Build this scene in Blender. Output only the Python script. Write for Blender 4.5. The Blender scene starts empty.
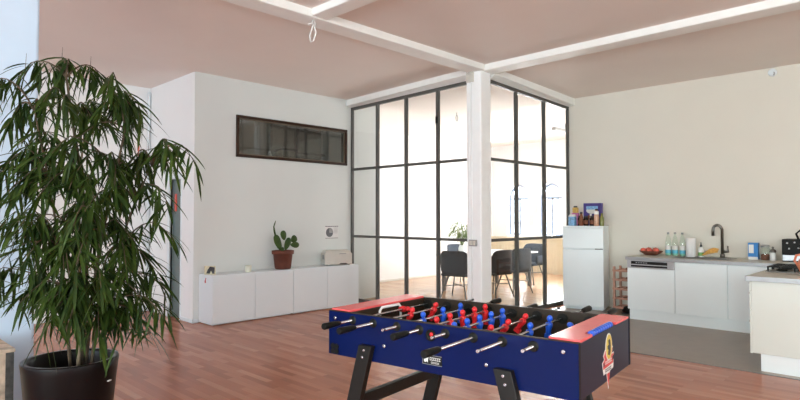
import bpy, bmesh, math, random
from mathutils import Vector, Matrix
random.seed(7)
PI = math.pi
scene = bpy.context.scene
COL = scene.collection

# ------------------------------------------------------------------ materials
def nodes_of(name):
    m = bpy.data.materials.new(name); m.use_nodes = True
    nt = m.node_tree
    for n in list(nt.nodes): nt.nodes.remove(n)
    out = nt.nodes.new('ShaderNodeOutputMaterial')
    return m, nt, out

def mat(name, col, rough=0.5, metal=0.0, var=0.04, scale=12.0, bump=0.0, bscale=60.0, coat=0.0, spec=0.5, trans=0.0):
    """Principled material with a gentle procedural tone variation."""
    m, nt, out = nodes_of(name)
    p = nt.nodes.new('ShaderNodeBsdfPrincipled')
    tc = nt.nodes.new('ShaderNodeTexCoord')
    nz = nt.nodes.new('ShaderNodeTexNoise'); nz.inputs['Scale'].default_value = scale
    nz.inputs['Detail'].default_value = 3
    nt.links.new(tc.outputs['Object'], nz.inputs['Vector'])
    rp = nt.nodes.new('ShaderNodeValToRGB')
    c = col
    rp.color_ramp.elements[0].position = .3; rp.color_ramp.elements[1].position = .7
    rp.color_ramp.elements[0].color = (c[0]*(1-var), c[1]*(1-var), c[2]*(1-var), 1)
    rp.color_ramp.elements[1].color = (min(1, c[0]*(1+var)), min(1, c[1]*(1+var)), min(1, c[2]*(1+var)), 1)
    nt.links.new(nz.outputs['Fac'], rp.inputs['Fac'])
    nt.links.new(rp.outputs['Color'], p.inputs['Base Color'])
    p.inputs['Roughness'].default_value = rough
    p.inputs['Metallic'].default_value = metal
    p.inputs['Specular IOR Level'].default_value = spec
    p.inputs['Coat Weight'].default_value = coat
    p.inputs['Transmission Weight'].default_value = trans
    if bump:
        n2 = nt.nodes.new('ShaderNodeTexNoise'); n2.inputs['Scale'].default_value = bscale
        nt.links.new(tc.outputs['Object'], n2.inputs['Vector'])
        b = nt.nodes.new('ShaderNodeBump'); b.inputs['Strength'].default_value = bump; b.inputs['Distance'].default_value = .01
        nt.links.new(n2.outputs['Fac'], b.inputs['Height']); nt.links.new(b.outputs['Normal'], p.inputs['Normal'])
    nt.links.new(p.outputs[0], out.inputs[0])
    return m

def glass(name, tint=(1, 1, 1), fac=0.06, rough=0.0, haze=0.0):
    """thin pane: mostly transparent with a fresnel reflection"""
    m, nt, out = nodes_of(name)
    t = nt.nodes.new('ShaderNodeBsdfTransparent'); t.inputs['Color'].default_value = (*tint, 1)
    g = nt.nodes.new('ShaderNodeBsdfGlossy'); g.inputs['Roughness'].default_value = rough
    f = nt.nodes.new('ShaderNodeLayerWeight'); f.inputs['Blend'].default_value = .5
    mx = nt.nodes.new('ShaderNodeMixShader')
    pw = nt.nodes.new('ShaderNodeMath'); pw.operation = 'POWER'; pw.inputs[1].default_value = 5
    nt.links.new(f.outputs['Facing'], pw.inputs[0])
    mm = nt.nodes.new('ShaderNodeMath'); mm.operation = 'MULTIPLY_ADD'; mm.inputs[1].default_value = .9; mm.inputs[2].default_value = fac
    nt.links.new(pw.outputs[0], mm.inputs[0]); mm.use_clamp = True
    nt.links.new(mm.outputs[0], mx.inputs[0]); nt.links.new(t.outputs[0], mx.inputs[1]); nt.links.new(g.outputs[0], mx.inputs[2])
    last = mx
    if haze:                                             # diffuse haze in place of light behind the pane
        df = nt.nodes.new('ShaderNodeBsdfDiffuse'); df.inputs['Color'].default_value = (.55, .52, .45, 1)
        last = nt.nodes.new('ShaderNodeMixShader'); last.inputs[0].default_value = haze
        nt.links.new(mx.outputs[0], last.inputs[1]); nt.links.new(df.outputs[0], last.inputs[2])
    nt.links.new(last.outputs[0], out.inputs[0])
    return m

def wood_floor(name, tones, rough=.3, length=.55, width=.068):
    m, nt, out = nodes_of(name)
    p = nt.nodes.new('ShaderNodeBsdfPrincipled')
    tc = nt.nodes.new('ShaderNodeTexCoord')
    mp = nt.nodes.new('ShaderNodeMapping'); mp.inputs['Rotation'].default_value = (0, 0, PI/2)
    nt.links.new(tc.outputs['Object'], mp.inputs['Vector'])
    br = nt.nodes.new('ShaderNodeTexBrick')
    br.inputs['Scale'].default_value = 1; br.inputs['Brick Width'].default_value = length; br.inputs['Row Height'].default_value = width
    br.inputs['Mortar Size'].default_value = .0008; br.inputs['Mortar Smooth'].default_value = .5
    br.inputs['Color1'].default_value = (0, 0, 0, 1); br.inputs['Color2'].default_value = (1, 1, 1, 1); br.inputs['Mortar'].default_value = (.0, .0, .0, 1)
    br.offset = .37; br.offset_frequency = 2
    nt.links.new(mp.outputs[0], br.inputs['Vector'])
    rp = nt.nodes.new('ShaderNodeValToRGB')
    els = rp.color_ramp.elements
    while len(els) < len(tones): els.new(.5)
    for i, c in enumerate(tones):
        els[i].position = i/(len(tones)-1); els[i].color = (*c, 1)
    nt.links.new(br.outputs['Color'], rp.inputs['Fac'])
    mp2 = nt.nodes.new('ShaderNodeMapping'); mp2.inputs['Scale'].default_value = (60, 3, 1)
    nt.links.new(tc.outputs['Object'], mp2.inputs['Vector'])
    nz = nt.nodes.new('ShaderNodeTexNoise'); nz.inputs['Scale'].default_value = 1; nz.inputs['Detail'].default_value = 4
    nt.links.new(mp2.outputs[0], nz.inputs['Vector'])
    mr = nt.nodes.new('ShaderNodeMapRange'); mr.inputs[3].default_value = .82; mr.inputs[4].default_value = 1.15
    nt.links.new(nz.outputs['Fac'], mr.inputs[0])
    mx = nt.nodes.new('ShaderNodeMix'); mx.data_type = 'RGBA'; mx.blend_type = 'MULTIPLY'; mx.inputs[0].default_value = 1
    nt.links.new(rp.outputs['Color'], mx.inputs[6]); nt.links.new(mr.outputs[0], mx.inputs[7])
    # worn stains of their own shape
    n3 = nt.nodes.new('ShaderNodeTexNoise'); n3.inputs['Scale'].default_value = 1.3; n3.inputs['Detail'].default_value = 2
    nt.links.new(tc.outputs['Object'], n3.inputs['Vector'])
    mr3 = nt.nodes.new('ShaderNodeMapRange'); mr3.inputs[1].default_value = .25; mr3.inputs[2].default_value = .75; mr3.inputs[3].default_value = .9; mr3.inputs[4].default_value = 1.08
    nt.links.new(n3.outputs['Fac'], mr3.inputs[0])
    mx3 = nt.nodes.new('ShaderNodeMix'); mx3.data_type = 'RGBA'; mx3.blend_type = 'MULTIPLY'; mx3.inputs[0].default_value = 1
    nt.links.new(mx.outputs[2], mx3.inputs[6]); nt.links.new(mr3.outputs[0], mx3.inputs[7])
    nt.links.new(mx3.outputs[2], p.inputs['Base Color'])
    p.inputs['Roughness'].default_value = rough; p.inputs['Specular IOR Level'].default_value = .27
    nt.links.new(p.outputs[0], out.inputs[0])
    return m

def leaf_mat(name, c1, c2, rough=.4, transl=.25):
    m, nt, out = nodes_of(name)
    p = nt.nodes.new('ShaderNodeBsdfPrincipled'); p.inputs['Roughness'].default_value = rough; p.inputs['Specular IOR Level'].default_value = .18
    tc = nt.nodes.new('ShaderNodeTexCoord')
    nz = nt.nodes.new('ShaderNodeTexNoise'); nz.inputs['Scale'].default_value = 9
    nt.links.new(tc.outputs['Object'], nz.inputs['Vector'])
    rp = nt.nodes.new('ShaderNodeValToRGB'); rp.color_ramp.elements[0].position = .35; rp.color_ramp.elements[1].position = .65
    rp.color_ramp.elements[0].color = (*c1, 1); rp.color_ramp.elements[1].color = (*c2, 1)
    nt.links.new(nz.outputs['Fac'], rp.inputs['Fac']); nt.links.new(rp.outputs['Color'], p.inputs['Base Color'])
    t = nt.nodes.new('ShaderNodeBsdfTranslucent'); nt.links.new(rp.outputs['Color'], t.inputs['Color'])
    mx = nt.nodes.new('ShaderNodeMixShader'); mx.inputs[0].default_value = transl
    nt.links.new(p.outputs[0], mx.inputs[1]); nt.links.new(t.outputs[0], mx.inputs[2]); nt.links.new(mx.outputs[0], out.inputs[0])
    return m

M = {}
M['wall'] = mat('wall_plaster', (.685, .71, .69), .85, var=.012, scale=2, bump=.05, bscale=90)
M['wall_cream'] = mat('kitchen_wall_plaster', (.72, .685, .605), .85, var=.012, scale=2, bump=.05, bscale=90)
M['wall_white'] = mat('white_plaster', (.82, .82, .82), .85, var=.01, scale=2)
M['ceiling'] = mat('ceiling_plaster', (.83, .755, .705), .9, var=.015, scale=1.5)  # rose bounce from the wood floor is put into this colour
M['beam'] = mat('white_beam_paint', (.88, .885, .86), .6, var=.02, scale=8, bump=.1, bscale=40)
M['column'] = mat('column_paint', (.92, .93, .93), .5, var=.02, scale=6, bump=.08, bscale=30)
M['column_daylit'] = mat('daylit_column_paint', (.50, .62, .75), .5, var=.03, scale=4, bump=.08, bscale=20)  # white paint with the blue daylight tint put into its colour
M['floor'] = wood_floor('wood_strip_floor', [(.29, .092, .042), (.365, .122, .058), (.395, .138, .068), (.425, .154, .078), (.49, .198, .108)], .26)
M['oak_lit'] = wood_floor('highlit_oak_strips', [(.33, .19, .10), (.38, .225, .125), (.41, .25, .14), (.45, .28, .165)], .25)  # wood tones lightened; window highlights on this floor put into the colour
M['kfloor'] = mat('grey_vinyl', (.25, .192, .14), .32, var=.07, scale=7)
M['steel_dark'] = mat('dark_frame_paint', (.085, .083, .075), .5, var=.06)
M['pane'] = glass('clear_pane', (.98, .99, .985), .035)
M['pane_dark'] = glass('dark_room_pane', (.55, .57, .56), .10, haze=.03)  # haze mixed in to lift the dark room behind
M['wood_dark'] = mat('dark_stained_wood', (.034, .015, .008), .35, var=.2, scale=20, spec=.25)
M['brass_dull'] = mat('dull_inner_bead', (.16, .12, .08), .5, var=.1)
M['white'] = mat('white_melamine', (.73, .775, .80), .35, var=.008, scale=3)
M['white_kitchen'] = mat('kitchen_front_white', (.82, .88, .89), .3, var=.008, scale=3)
M['white_warm'] = mat('cream_front', (.67, .70, .645), .35, var=.008, scale=3)
M['frame_backlit'] = mat('backlit_window_paint', (.36, .43, .56), .5)  # white frames; grey-blue backlight shade put into the colour
M['gap'] = mat('dark_grey_board', (.06, .06, .06), .8)  # even dark grey, used on the shoe sole and fridge grip
M['blue_panel'] = mat('blue_laminate', (.003, .0085, .060), .22, var=.06, scale=5, spec=.12)
M['navy_panel'] = mat('navy_end_laminate', (.012, .014, .032), .4, var=.1, scale=5, spec=.3)
M['brown_inner'] = mat('brown_board', (.026, .016, .009), .55, var=.15, scale=18, spec=.25)
M['black'] = mat('black_plastic', (.008, .0075, .006), .45, var=.1, spec=.16)
M['black_leg'] = mat('black_lacquer_leg', (.010, .0085, .007), .42, var=.1, spec=.3)
M['red_top'] = mat('red_laminate', (.80, .11, .11), .25, var=.05)
M['red_fig'] = mat('red_figure_plastic', (.68, .022, .026), .35, var=.05, spec=.35)
M['blue_fig'] = mat('blue_figure_plastic', (.012, .09, .56), .3, var=.05)
M['chrome'] = mat('polished_steel', (.52, .52, .53), .22, 1.0, var=.02)
M['steel'] = mat('brushed_steel', (.50, .50, .49), .32, 1.0, var=.04, scale=40)
M['steel_sat'] = mat('satin_dark_steel', (.23, .215, .195), .35, 1.0, var=.06, scale=40)
M['green_field'] = mat('green_playfield', (.015, .06, .028), .45, var=.05)
M['white_line'] = mat('white_plastic', (.80, .80, .78), .4, var=.01)
M['pot_black'] = mat('black_resin_planter', (.006, .0045, .0045), .28, var=.1, spec=.15)
M['soil'] = mat('dark_soil', (.03, .02, .013), .95, var=.4, scale=40, bump=.8, bscale=50)
M['bark'] = mat('brown_bark', (.075, .05, .028), .85, var=.35, scale=30, bump=.5, bscale=80)
M['bark_pale'] = mat('pale_bark', (.20, .145, .09), .85, var=.25, scale=30, bump=.5, bscale=80)
M['leaf'] = leaf_mat('dark_ficus_leaf', (.011, .028, .004), (.040, .068, .010), .5, .2)
M['leaf_light'] = leaf_mat('light_leaf', (.07, .13, .025), (.16, .22, .06), .5, .4)
M['cactus'] = leaf_mat('cactus_skin', (.030, .060, .014), (.06, .105, .024), .55, .0)
M['terracotta'] = mat('terracotta', (.125, .034, .018), .8, var=.2, scale=10, bump=.2, bscale=60)
M['beige'] = mat('beige_plastic', (.62, .59, .53), .5, var=.02)
M['grey_plastic'] = mat('grey_plastic', (.30, .30, .29), .5, var=.03)
M['paper'] = mat('white_paper', (.74, .73, .72), .8, var=.01)
M['ink'] = mat('grey_ink', (.14, .14, .15), .8, var=.05)
M['ink_dark'] = mat('dark_ink', (.05, .05, .055), .8, var=.05)
M['worktop'] = mat('grey_worktop', (.47, .45, .38), .4, var=.05, scale=60)
M['alu_edge'] = mat('aluminium_edge', (.36, .36, .36), .4, .6, var=.04)
M['terra_jug'] = mat('salmon_clay', (.64, .20, .11), .6, var=.05)
M['rack_wood'] = mat('pinkish_pine', (.52, .27, .19), .6, var=.1, scale=20)
M['crate'] = mat('weathered_board', (.46, .36, .27), .8, var=.35, scale=14, bump=.6, bscale=40)
M['crate_edge'] = mat('dark_metal_edging', (.05, .05, .045), .6, var=.5, scale=30)
M['bottle'] = glass('clear_bottle_plastic', (.90, .95, .92), .05, .05)
M['green_label'] = mat('green_label', (.25, .55, .42), .5, var=.1)
M['blue_label'] = mat('blue_label', (.10, .42, .55), .5, var=.1)
M['apple'] = mat('apple_red', (.62, .10, .06), .3, var=.35, scale=22)
M['wicker'] = mat('brown_wicker', (.16, .055, .030), .7, var=.4, scale=70, bump=.6, bscale=120)
M['banana'] = mat('banana_skin', (.62, .33, .07), .5, var=.25, scale=30)
M['pack_blue'] = mat('blue_packet', (.02, .19, .50), .4, var=.05)
M['brown_food'] = mat('brown_contents', (.20, .07, .035), .8, var=.4, scale=60)
M['purple'] = mat('purple_card', (.06, .04, .22), .5, var=.1)
M['pink'] = mat('pink_packet', (.55, .16, .36), .5, var=.3, scale=40)
M['yellow'] = mat('yellow_packet', (.62, .40, .10), .5, var=.2, scale=40)
M['blue_milk'] = mat('pale_blue_carton', (.22, .42, .66), .5, var=.35, scale=45)
M['dark_glass'] = mat('dark_bottle_glass', (.025, .014, .010), .15, var=.2)
M['peach'] = mat('peach_juice', (.58, .33, .22), .3, var=.2, scale=30)
M['olive'] = mat('olive_glass', (.22, .24, .07), .2, var=.15)
M['soap_green'] = mat('green_soap', (.20, .42, .12), .25, var=.1)
M['grey_fabric'] = mat('charcoal_chair_felt', (.030, .032, .037), .9, var=.1, scale=40, bump=.2, bscale=200)
M['blue_fabric'] = mat('slate_blue_chair_felt', (.045, .060, .085), .9, var=.1, scale=40, bump=.2, bscale=200)
M['brown_fabric'] = mat('dark_brown_chair_felt', (.030, .022, .021), .9, var=.1, scale=40, bump=.2, bscale=200)
M['door_teal'] = mat('grey_teal_door', (.11, .15, .15), .3, var=.1, scale=3)
M['red_cord'] = mat('red_cord', (.75, .12, .09), .6, var=.05)
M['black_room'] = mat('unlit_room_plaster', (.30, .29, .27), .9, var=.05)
M['wainscot'] = mat('beige_panelling', (.66, .58, .42), .6, var=.03)
M['candle'] = mat('cream_candle_glass', (.66, .66, .54), .3, var=.05)
M['card_yellow'] = mat('yellow_card', (.62, .56, .38), .6, var=.2, scale=30)
M['logo_yellow'] = mat('logo_yellow', (.62, .46, .06), .45, var=.05)
M['logo_red'] = mat('logo_red', (.58, .05, .05), .45, var=.05)
M['logo_white'] = mat('logo_white', (.70, .68, .64), .45, var=.03)
M['asphalt'] = mat('street_paving', (.35, .35, .36), .9, var=.1)

# ------------------------------------------------------------------ mesh helpers
class MB:
    def __init__(self): self.bm = bmesh.new(); self.mats = []; self.cur = 0
    def use(self, m):
        if m not in self.mats: self.mats.append(m)
        self.cur = self.mats.index(m); return self
    def _tag(self, geom):
        for f in geom:
            if isinstance(f, bmesh.types.BMFace): f.material_index = self.cur
    def box(self, x0, x1, y0, y1, z0, z1, mtx=None):
        v = [self.bm.verts.new(p) for p in ((x0,y0,z0),(x1,y0,z0),(x1,y1,z0),(x0,y1,z0),(x0,y0,z1),(x1,y0,z1),(x1,y1,z1),(x0,y1,z1))]
        if mtx is not None:
            for q in v: q.co = mtx @ q.co
        for idx in ((3,2,1,0),(4,5,6,7),(0,1,5,4),(1,2,6,5),(2,3,7,6),(3,0,4,7)):
            f = self.bm.faces.new([v[i] for i in idx]); f.material_index = self.cur
        return self
    def hexa(self, lo, hi):
        """eight corner solid, lo and hi four points each, counter-clockwise seen from above"""
        v = [self.bm.verts.new(p) for p in list(lo)+list(hi)]
        for idx in ((3,2,1,0),(4,5,6,7),(0,1,5,4),(1,2,6,5),(2,3,7,6),(3,0,4,7)):
            f = self.bm.faces.new([v[i] for i in idx]); f.material_index = self.cur
        return self
    def face(self, pts):
        f = self.bm.faces.new([self.bm.verts.new(p) for p in pts]); f.material_index = self.cur; return self
    def bar(self, p, q, w, d, up=(0, 0, 1)):
        """rectangular bar from p to q: w across, d along up-ish"""
        p, q = Vector(p), Vector(q); t = (q-p).normalized(); u = Vector(up)
        s = t.cross(u).normalized(); n = s.cross(t).normalized()
        lo = [p - s*w/2 - n*d/2, p + s*w/2 - n*d/2, p + s*w/2 + n*d/2, p - s*w/2 + n*d/2]
        hi = [a + (q-p) for a in lo]
        return self.hexa(lo, hi)
    def ring(self, c, x, y, r, n, rx=1.0, ry=1.0):
        return [self.bm.verts.new(c + x*(r*rx*math.cos(2*PI*i/n)) + y*(r*ry*math.sin(2*PI*i/n))) for i in range(n)]
    def tube(self, pts, r, n=10, cap=True):
        pts = [Vector(p) for p in pts]; rr = r if isinstance(r, (list, tuple)) else [r]*len(pts)
        rings = []; prev = None
        for i, p in enumerate(pts):
            t = (pts[min(i+1, len(pts)-1)] - pts[max(i-1, 0)]).normalized()
            if prev is None:
                a = Vector((0, 0, 1)) if abs(t.z) < .9 else Vector((1, 0, 0))
                x = t.cross(a).normalized()
            else:
                x = (prev - t*prev.dot(t)).normalized()
            prev = x; y = t.cross(x)
            rings.append(self.ring(p, x, y, rr[i], n))
        for a, b in zip(rings, rings[1:]):
            for i in range(n):
                f = self.bm.faces.new((a[i], a[(i+1) % n], b[(i+1) % n], b[i])); f.material_index = self.cur; f.smooth = True
        if cap:
            for rg, rev in ((rings[0], True), (rings[-1], False)):
                f = self.bm.faces.new(list(reversed(rg)) if rev else rg); f.material_index = self.cur
        return self
    def lathe(self, prof, c=(0, 0, 0), n=24, mtx=None, cap=True):
        """prof: (radius, z) pairs from bottom to top"""
        c = Vector(c); rings = []
        for r, z in prof:
            vs = [self.bm.verts.new(c + Vector((r*math.cos(2*PI*i/n), r*math.sin(2*PI*i/n), z))) for i in range(n)]
            if mtx is not None:
                for q in vs: q.co = mtx @ q.co
            rings.append(vs)
        for a, b in zip(rings, rings[1:]):
            for i in range(n):
                f = self.bm.faces.new((a[i], a[(i+1) % n], b[(i+1) % n], b[i])); f.material_index = self.cur; f.smooth = True
        if cap:
            f = self.bm.faces.new(list(reversed(rings[0]))); f.material_index = self.cur
            f = self.bm.faces.new(rings[-1]); f.material_index = self.cur
        return self
    def ball(self, c, r, seg=12, mtx=None):
        """r scalar or (rx, ry, rz)"""
        r = (r, r, r) if not isinstance(r, (tuple, list)) else r
        g = bmesh.ops.create_uvsphere(self.bm, u_segments=seg, v_segments=max(6, seg*2//3), radius=1)
        fs = set()
        T = Matrix.Translation(Vector(c)) @ (mtx if mtx is not None else Matrix.Identity(4)) @ Matrix.Diagonal((*r, 1))
        for v in g['verts']:
            v.co = T @ v.co
            for f in v.link_faces: fs.add(f)
        for f in fs: f.material_index = self.cur; f.smooth = True
        return self
    def prism(self, poly, d, mtx):
        """polygon in local xy pulled along local +z by d, then mtx"""
        a = [self.bm.verts.new(mtx @ Vector((x, y, 0))) for x, y in poly]
        b = [self.bm.verts.new(mtx @ Vector((x, y, d))) for x, y in poly]
        n = len(poly)
        for i in range(n):
            f = self.bm.faces.new((a[i], a[(i+1) % n], b[(i+1) % n], b[i])); f.material_index = self.cur
        f = self.bm.faces.new(list(reversed(a))); f.material_index = self.cur
        f = self.bm.faces.new(b); f.material_index = self.cur
        return self
    def text(self, s, size, mtx, thick=.0006):
        cu = bpy.data.curves.new('letters', 'FONT'); cu.body = s; cu.size = size; cu.align_x = 'CENTER'; cu.align_y = 'CENTER'; cu.extrude = thick; cu.resolution_u = 3
        ob = bpy.data.objects.new('letters', cu); me = ob.to_mesh()
        vs = [self.bm.verts.new(mtx @ v.co) for v in me.vertices]
        for p in me.polygons:
            try:
                f = self.bm.faces.new([vs[i] for i in p.vertices]); f.material_index = self.cur
            except ValueError: pass
        ob.to_mesh_clear(); bpy.data.objects.remove(ob); bpy.data.curves.remove(cu)
        return self
    def build(self, name, m=None, parent=None, bevel=0.0, loc=None, seg=2, fix=True):
        if fix: bmesh.ops.recalc_face_normals(self.bm, faces=self.bm.faces)
        me = bpy.data.meshes.new(name); self.bm.to_mesh(me); self.bm.free()
        ms = self.mats if m is None else [m]
        for k in ms: me.materials.append(M[k])
        o = bpy.data.objects.new(name, me); COL.objects.link(o)
        if parent is not None: o.parent = parent
        if loc is not None: o.location = loc
        if bevel:
            b = o.modifiers.new('edge', 'BEVEL'); b.width = bevel; b.segments = seg; b.limit_method = 'ANGLE'; b.angle_limit = math.radians(40)
        return o

def tag(o, label=None, cat=None, group=None, kind=None):
    if label: o['label'] = label
    if cat: o['category'] = cat
    if group: o['group'] = group
    if kind: o['kind'] = kind
    return o
def empty(name, loc, label, cat, rz=0, group=None):
    o = bpy.data.objects.new(name, None); COL.objects.link(o); o.location = loc; o.rotation_euler = (0, 0, rz)
    o.empty_display_size = .1
    return tag(o, label, cat, group)
def struct(o, label, cat): return tag(o, label, cat, None, 'structure')
def kids(o): return [c for c in list(COL.objects) if c.parent == o]
def copy_tree(o, parent=None):
    c = o.copy(); COL.objects.link(c); c.parent = parent
    for ch in kids(o): copy_tree(ch, c)
    return c
def axes(o, x, y, z=None):
    """matrix with local x, y axes and origin o"""
    x = Vector(x).normalized(); y = Vector(y).normalized(); z = x.cross(y) if z is None else Vector(z)
    m = Matrix((x, y, z)).transposed().to_4x4(); m.translation = Vector(o); return m

# ------------------------------------------------------------------ room numbers (metres)
L1, L2 = 2.884, 2.502            # interior-window wall at y = L1, kitchen wall at x = L2
XR = -2.945                      # return wall with the door
YB = 4.43                        # wall behind the plant
XW, YF = 6.74, 4.58              # glazed room: window wall, plain far wall
XN, YN = -13.0, -9.0              # window walls behind the camera
def zc(x, y):                    # the ceiling drops slightly towards the walls
    return 3.645 - .075*min(1, max(0, y/L1)) - .095*min(1, max(0, x/L2))

# ---- floor
b = MB(); b.box(XN, XW+.2, YN, 6.0, -.2, 0)
struct(b.build('floor', 'floor'), 'reddish brown wood strip floor across the loft', 'floor')
b = MB(); b.box(-.37, L2, YN+.02, -.14, 0.0, .004)
struct(b.build('floor_kitchen', 'kfloor'), 'grey brown vinyl floor in front of the white kitchen units', 'floor')
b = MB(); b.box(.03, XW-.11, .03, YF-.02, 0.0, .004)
struct(b.build('floor_meeting', 'oak_lit'), 'strip floor, tones lightened for window light, inside the glazed meeting room', 'floor')
b = MB(); b.box(-.385, -.37, YN+.02, -.14, 0.0, .006)
struct(b.build('trim_1', 'steel_sat'), 'thin metal strip between wood floor and grey kitchen floor', 'trim')

# ---- ceiling (grid of slabs following zc)
b = MB()
xs = [XN, -4, -2, 0, 1.25, L2, XW+.2]; ys = [YN, -3, 0, 1.4, L1, 4.6]
grid = [[b.bm.verts.new((x, y, zc(x, y))) for y in ys] for x in xs]
top = [[b.bm.verts.new((x, y, 3.9)) for y in ys] for x in xs]
for i in range(len(xs)-1):
    for j in range(len(ys)-1):
        b.bm.faces.new((grid[i][j], grid[i][j+1], grid[i+1][j+1], grid[i+1][j]))
        b.bm.faces.new((top[i][j], top[i+1][j], top[i+1][j+1], top[i][j+1]))
struct(b.build('ceiling', 'ceiling', fix=False), 'plaster ceiling with rose floor bounce in its colour, crossed by white beams', 'ceiling')

# ---- walls
H = 3.75
b = MB()                                               # interior-window wall with its opening
wx0, wx1, wz0, wz1 = -2.296, -.122, 2.40, 3.035
b.box(XR, wx0, L1, L1+.14, 0, H); b.box(wx1, .65, L1, L1+.14, 0, H)
b.box(wx0, wx1, L1, L1+.14, 0, wz0); b.box(wx0, wx1, L1, L1+.14, wz1, H)
struct(b.build('wall_left', 'wall'), 'off white plaster wall with long dark interior window behind the low cabinets', 'wall')
b = MB(); dy0, dy1, dz = 3.27, 3.64, 2.06                # return wall with the doorway
b.box(XR-.001, XR+.12, L1+.002, dy0, 0, H); b.box(XR, XR+.12, dy1, YB+.12, 0, H); b.box(XR, XR+.12, dy0, dy1, dz, H)
struct(b.build('wall_return', 'wall_white'), 'white side wall with narrow doorway right of the tall plant', 'wall')
b = MB(); b.box(XN, XR, YB, YB+.12, 0, H)
struct(b.build('wall_back', 'wall_white'), 'white rear wall behind the tall plant', 'wall')
b = MB(); b.box(L2, L2+.15, YN, -.02, 0, H)
struct(b.build('wall_right', 'wall_cream'), 'cream white kitchen wall behind the sink and fridge', 'wall')
b = MB(); b.box(.65, XW, YF, YF+.12, 0, H); b.box(.53, .65, L1+.15, YF+.12, 0, H)
struct(b.build('wall_far', 'wall_white'), 'plain white far wall inside the glazed meeting room', 'wall')
# hidden dark room behind the interior window
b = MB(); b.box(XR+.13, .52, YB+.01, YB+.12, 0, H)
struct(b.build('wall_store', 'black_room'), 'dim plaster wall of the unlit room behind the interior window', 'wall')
# window wall of the glazed room with three round-arched openings
arch = [(3.745, .345), (2.76, .345), (1.45, .345)]
WZ0, WZS = .99, 1.98                                    # sill and spring line
b = MB()
def arch_wall(b, x0, x1, yc, hw, z0, zs, y_lo, y_hi, h):
    n = 16
    for xx in (x0, x1):
        pts = [(yc + hw*math.cos(PI*i/n), zs + hw*1.15*math.sin(PI*i/n)) for i in range(n+1)]
        for k in range(n):
            (ya, za), (yb_, zb_) = pts[k], pts[k+1]
            b.face([(xx, ya, za), (xx, ya, h), (xx, yb_, h), (xx, yb_, zb_)])
        b.face([(xx, yc+hw, z0), (xx, y_hi, z0), (xx, y_hi, h), (xx, yc+hw, h), (xx, yc+hw, zs)])
        b.face([(xx, y_lo, z0), (xx, yc-hw, z0), (xx, yc-hw, zs), (xx, yc-hw, h), (xx, y_lo, h)])
        b.face([(xx, y_lo, 0), (xx, y_hi, 0), (xx, y_hi, z0), (xx, yc+hw, z0), (xx, yc-hw, z0), (xx, y_lo, z0)])
    out = [(yc-hw, z0), (yc+hw, z0)] + [(yc + hw*math.cos(PI*i/n), zs + hw*1.15*math.sin(PI*i/n)) for i in range(n+1)]
    for (ya, za), (yb_, zb_) in zip(out, out[1:]+out[:1]):
        b.face([(x0, ya, za), (x0, yb_, zb_), (x1, yb_, zb_), (x1, ya, za)])
ybreaks = [YF+.12, 3.25, 2.1, -.16]
for (yc, hw), yh, yl in zip(arch, ybreaks, ybreaks[1:]):
    arch_wall(b, XW, XW+.30, yc, hw, WZ0, WZS, yl, yh, H)
struct(b.build('wall_windows', 'wall_white'), 'bright white wall with round arched windows in the glazed meeting room', 'wall')
b = MB()
b.box(XW-.06, XW-.001, -.02, YF-.01, 0, .90)
for k in range(46): b.box(XW-.066, XW-.058, .04+k*.1, .125+k*.1, .07, .86)
b.box(XW-.10, XW-.001, -.02, YF-.01, .90, .94)
struct(b.build('trim_2', 'wainscot'), 'beige grooved panelling and sill below the arched windows', 'trim')
# arched windows: frame, glazing bars, pane
for i, (yc, hw) in enumerate(arch):
    b = MB(); xw = XW+.13; n = 16
    for r0, r1 in ((hw-.065, hw-.002),):
        pts0 = [(yc-r0, WZ0+.045), (yc+r0, WZ0+.045)] + [(yc+r0*math.cos(PI*k/n), WZS+r0*1.15*math.sin(PI*k/n)) for k in range(n+1)]
        pts1 = [(yc-r1, WZ0+.003), (yc+r1, WZ0+.003)] + [(yc+r1*math.cos(PI*k/n), WZS+r1*1.15*math.sin(PI*k/n)) for k in range(n+1)]
        for k in range(len(pts0)):
            k2 = (k+1) % len(pts0)
            a0, a1, c0, c1 = pts0[k], pts0[k2], pts1[k], pts1[k2]
            if a0 == a1: continue
            for xx in (xw, xw+.06): b.face([(xx, *a0), (xx, *a1), (xx, *c1), (xx, *c0)])
            b.face([(xw, *a0), (xw+.06, *a0), (xw+.06, *a1), (xw, *a1)])
    b.box(xw, xw+.06, yc-.03, yc+.03, WZ0+.04, WZS); b.box(xw, xw+.06, yc-hw+.04, yc+hw-.04, WZS-.03, WZS+.03)
    w = b.build('window_%d' % (i+4), 'frame_backlit')
    struct(w, ['leftmost round arched window in the meeting room', 'round arched window beside the right end of the glass wall', 'round arched window hidden behind the kitchen wall'][i], 'window')
    b = MB(); b.box(xw+.025, xw+.033, yc-hw+.045, yc+hw-.045, WZ0+.045, WZS)
    n = 12
    b.prism([((hw-.05)*math.cos(PI*k/n), (hw-.05)*1.15*math.sin(PI*k/n)) for k in range(n+1)], .008, axes((xw+.025, yc, WZS), (0, 1, 0), (0, 0, 1)))
    b.build('pane', 'pane', w)
    for yy, wd in ((yc-hw*.5, .02), (yc+hw*.5, .02)):
        b = MB(); b.box(xw+.01, xw+.05, yy-wd/2, yy+wd/2, WZ0+.045, WZS-.03)
        for zz in (1.32, 1.65): b.box(xw+.012, xw+.048, yc-hw+.045 if yy < yc else yc+.03, yc-.03 if yy < yc else yc+hw-.045, zz-.01, zz+.01)
        b.build('glazing_bar', 'frame_backlit', w)

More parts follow.
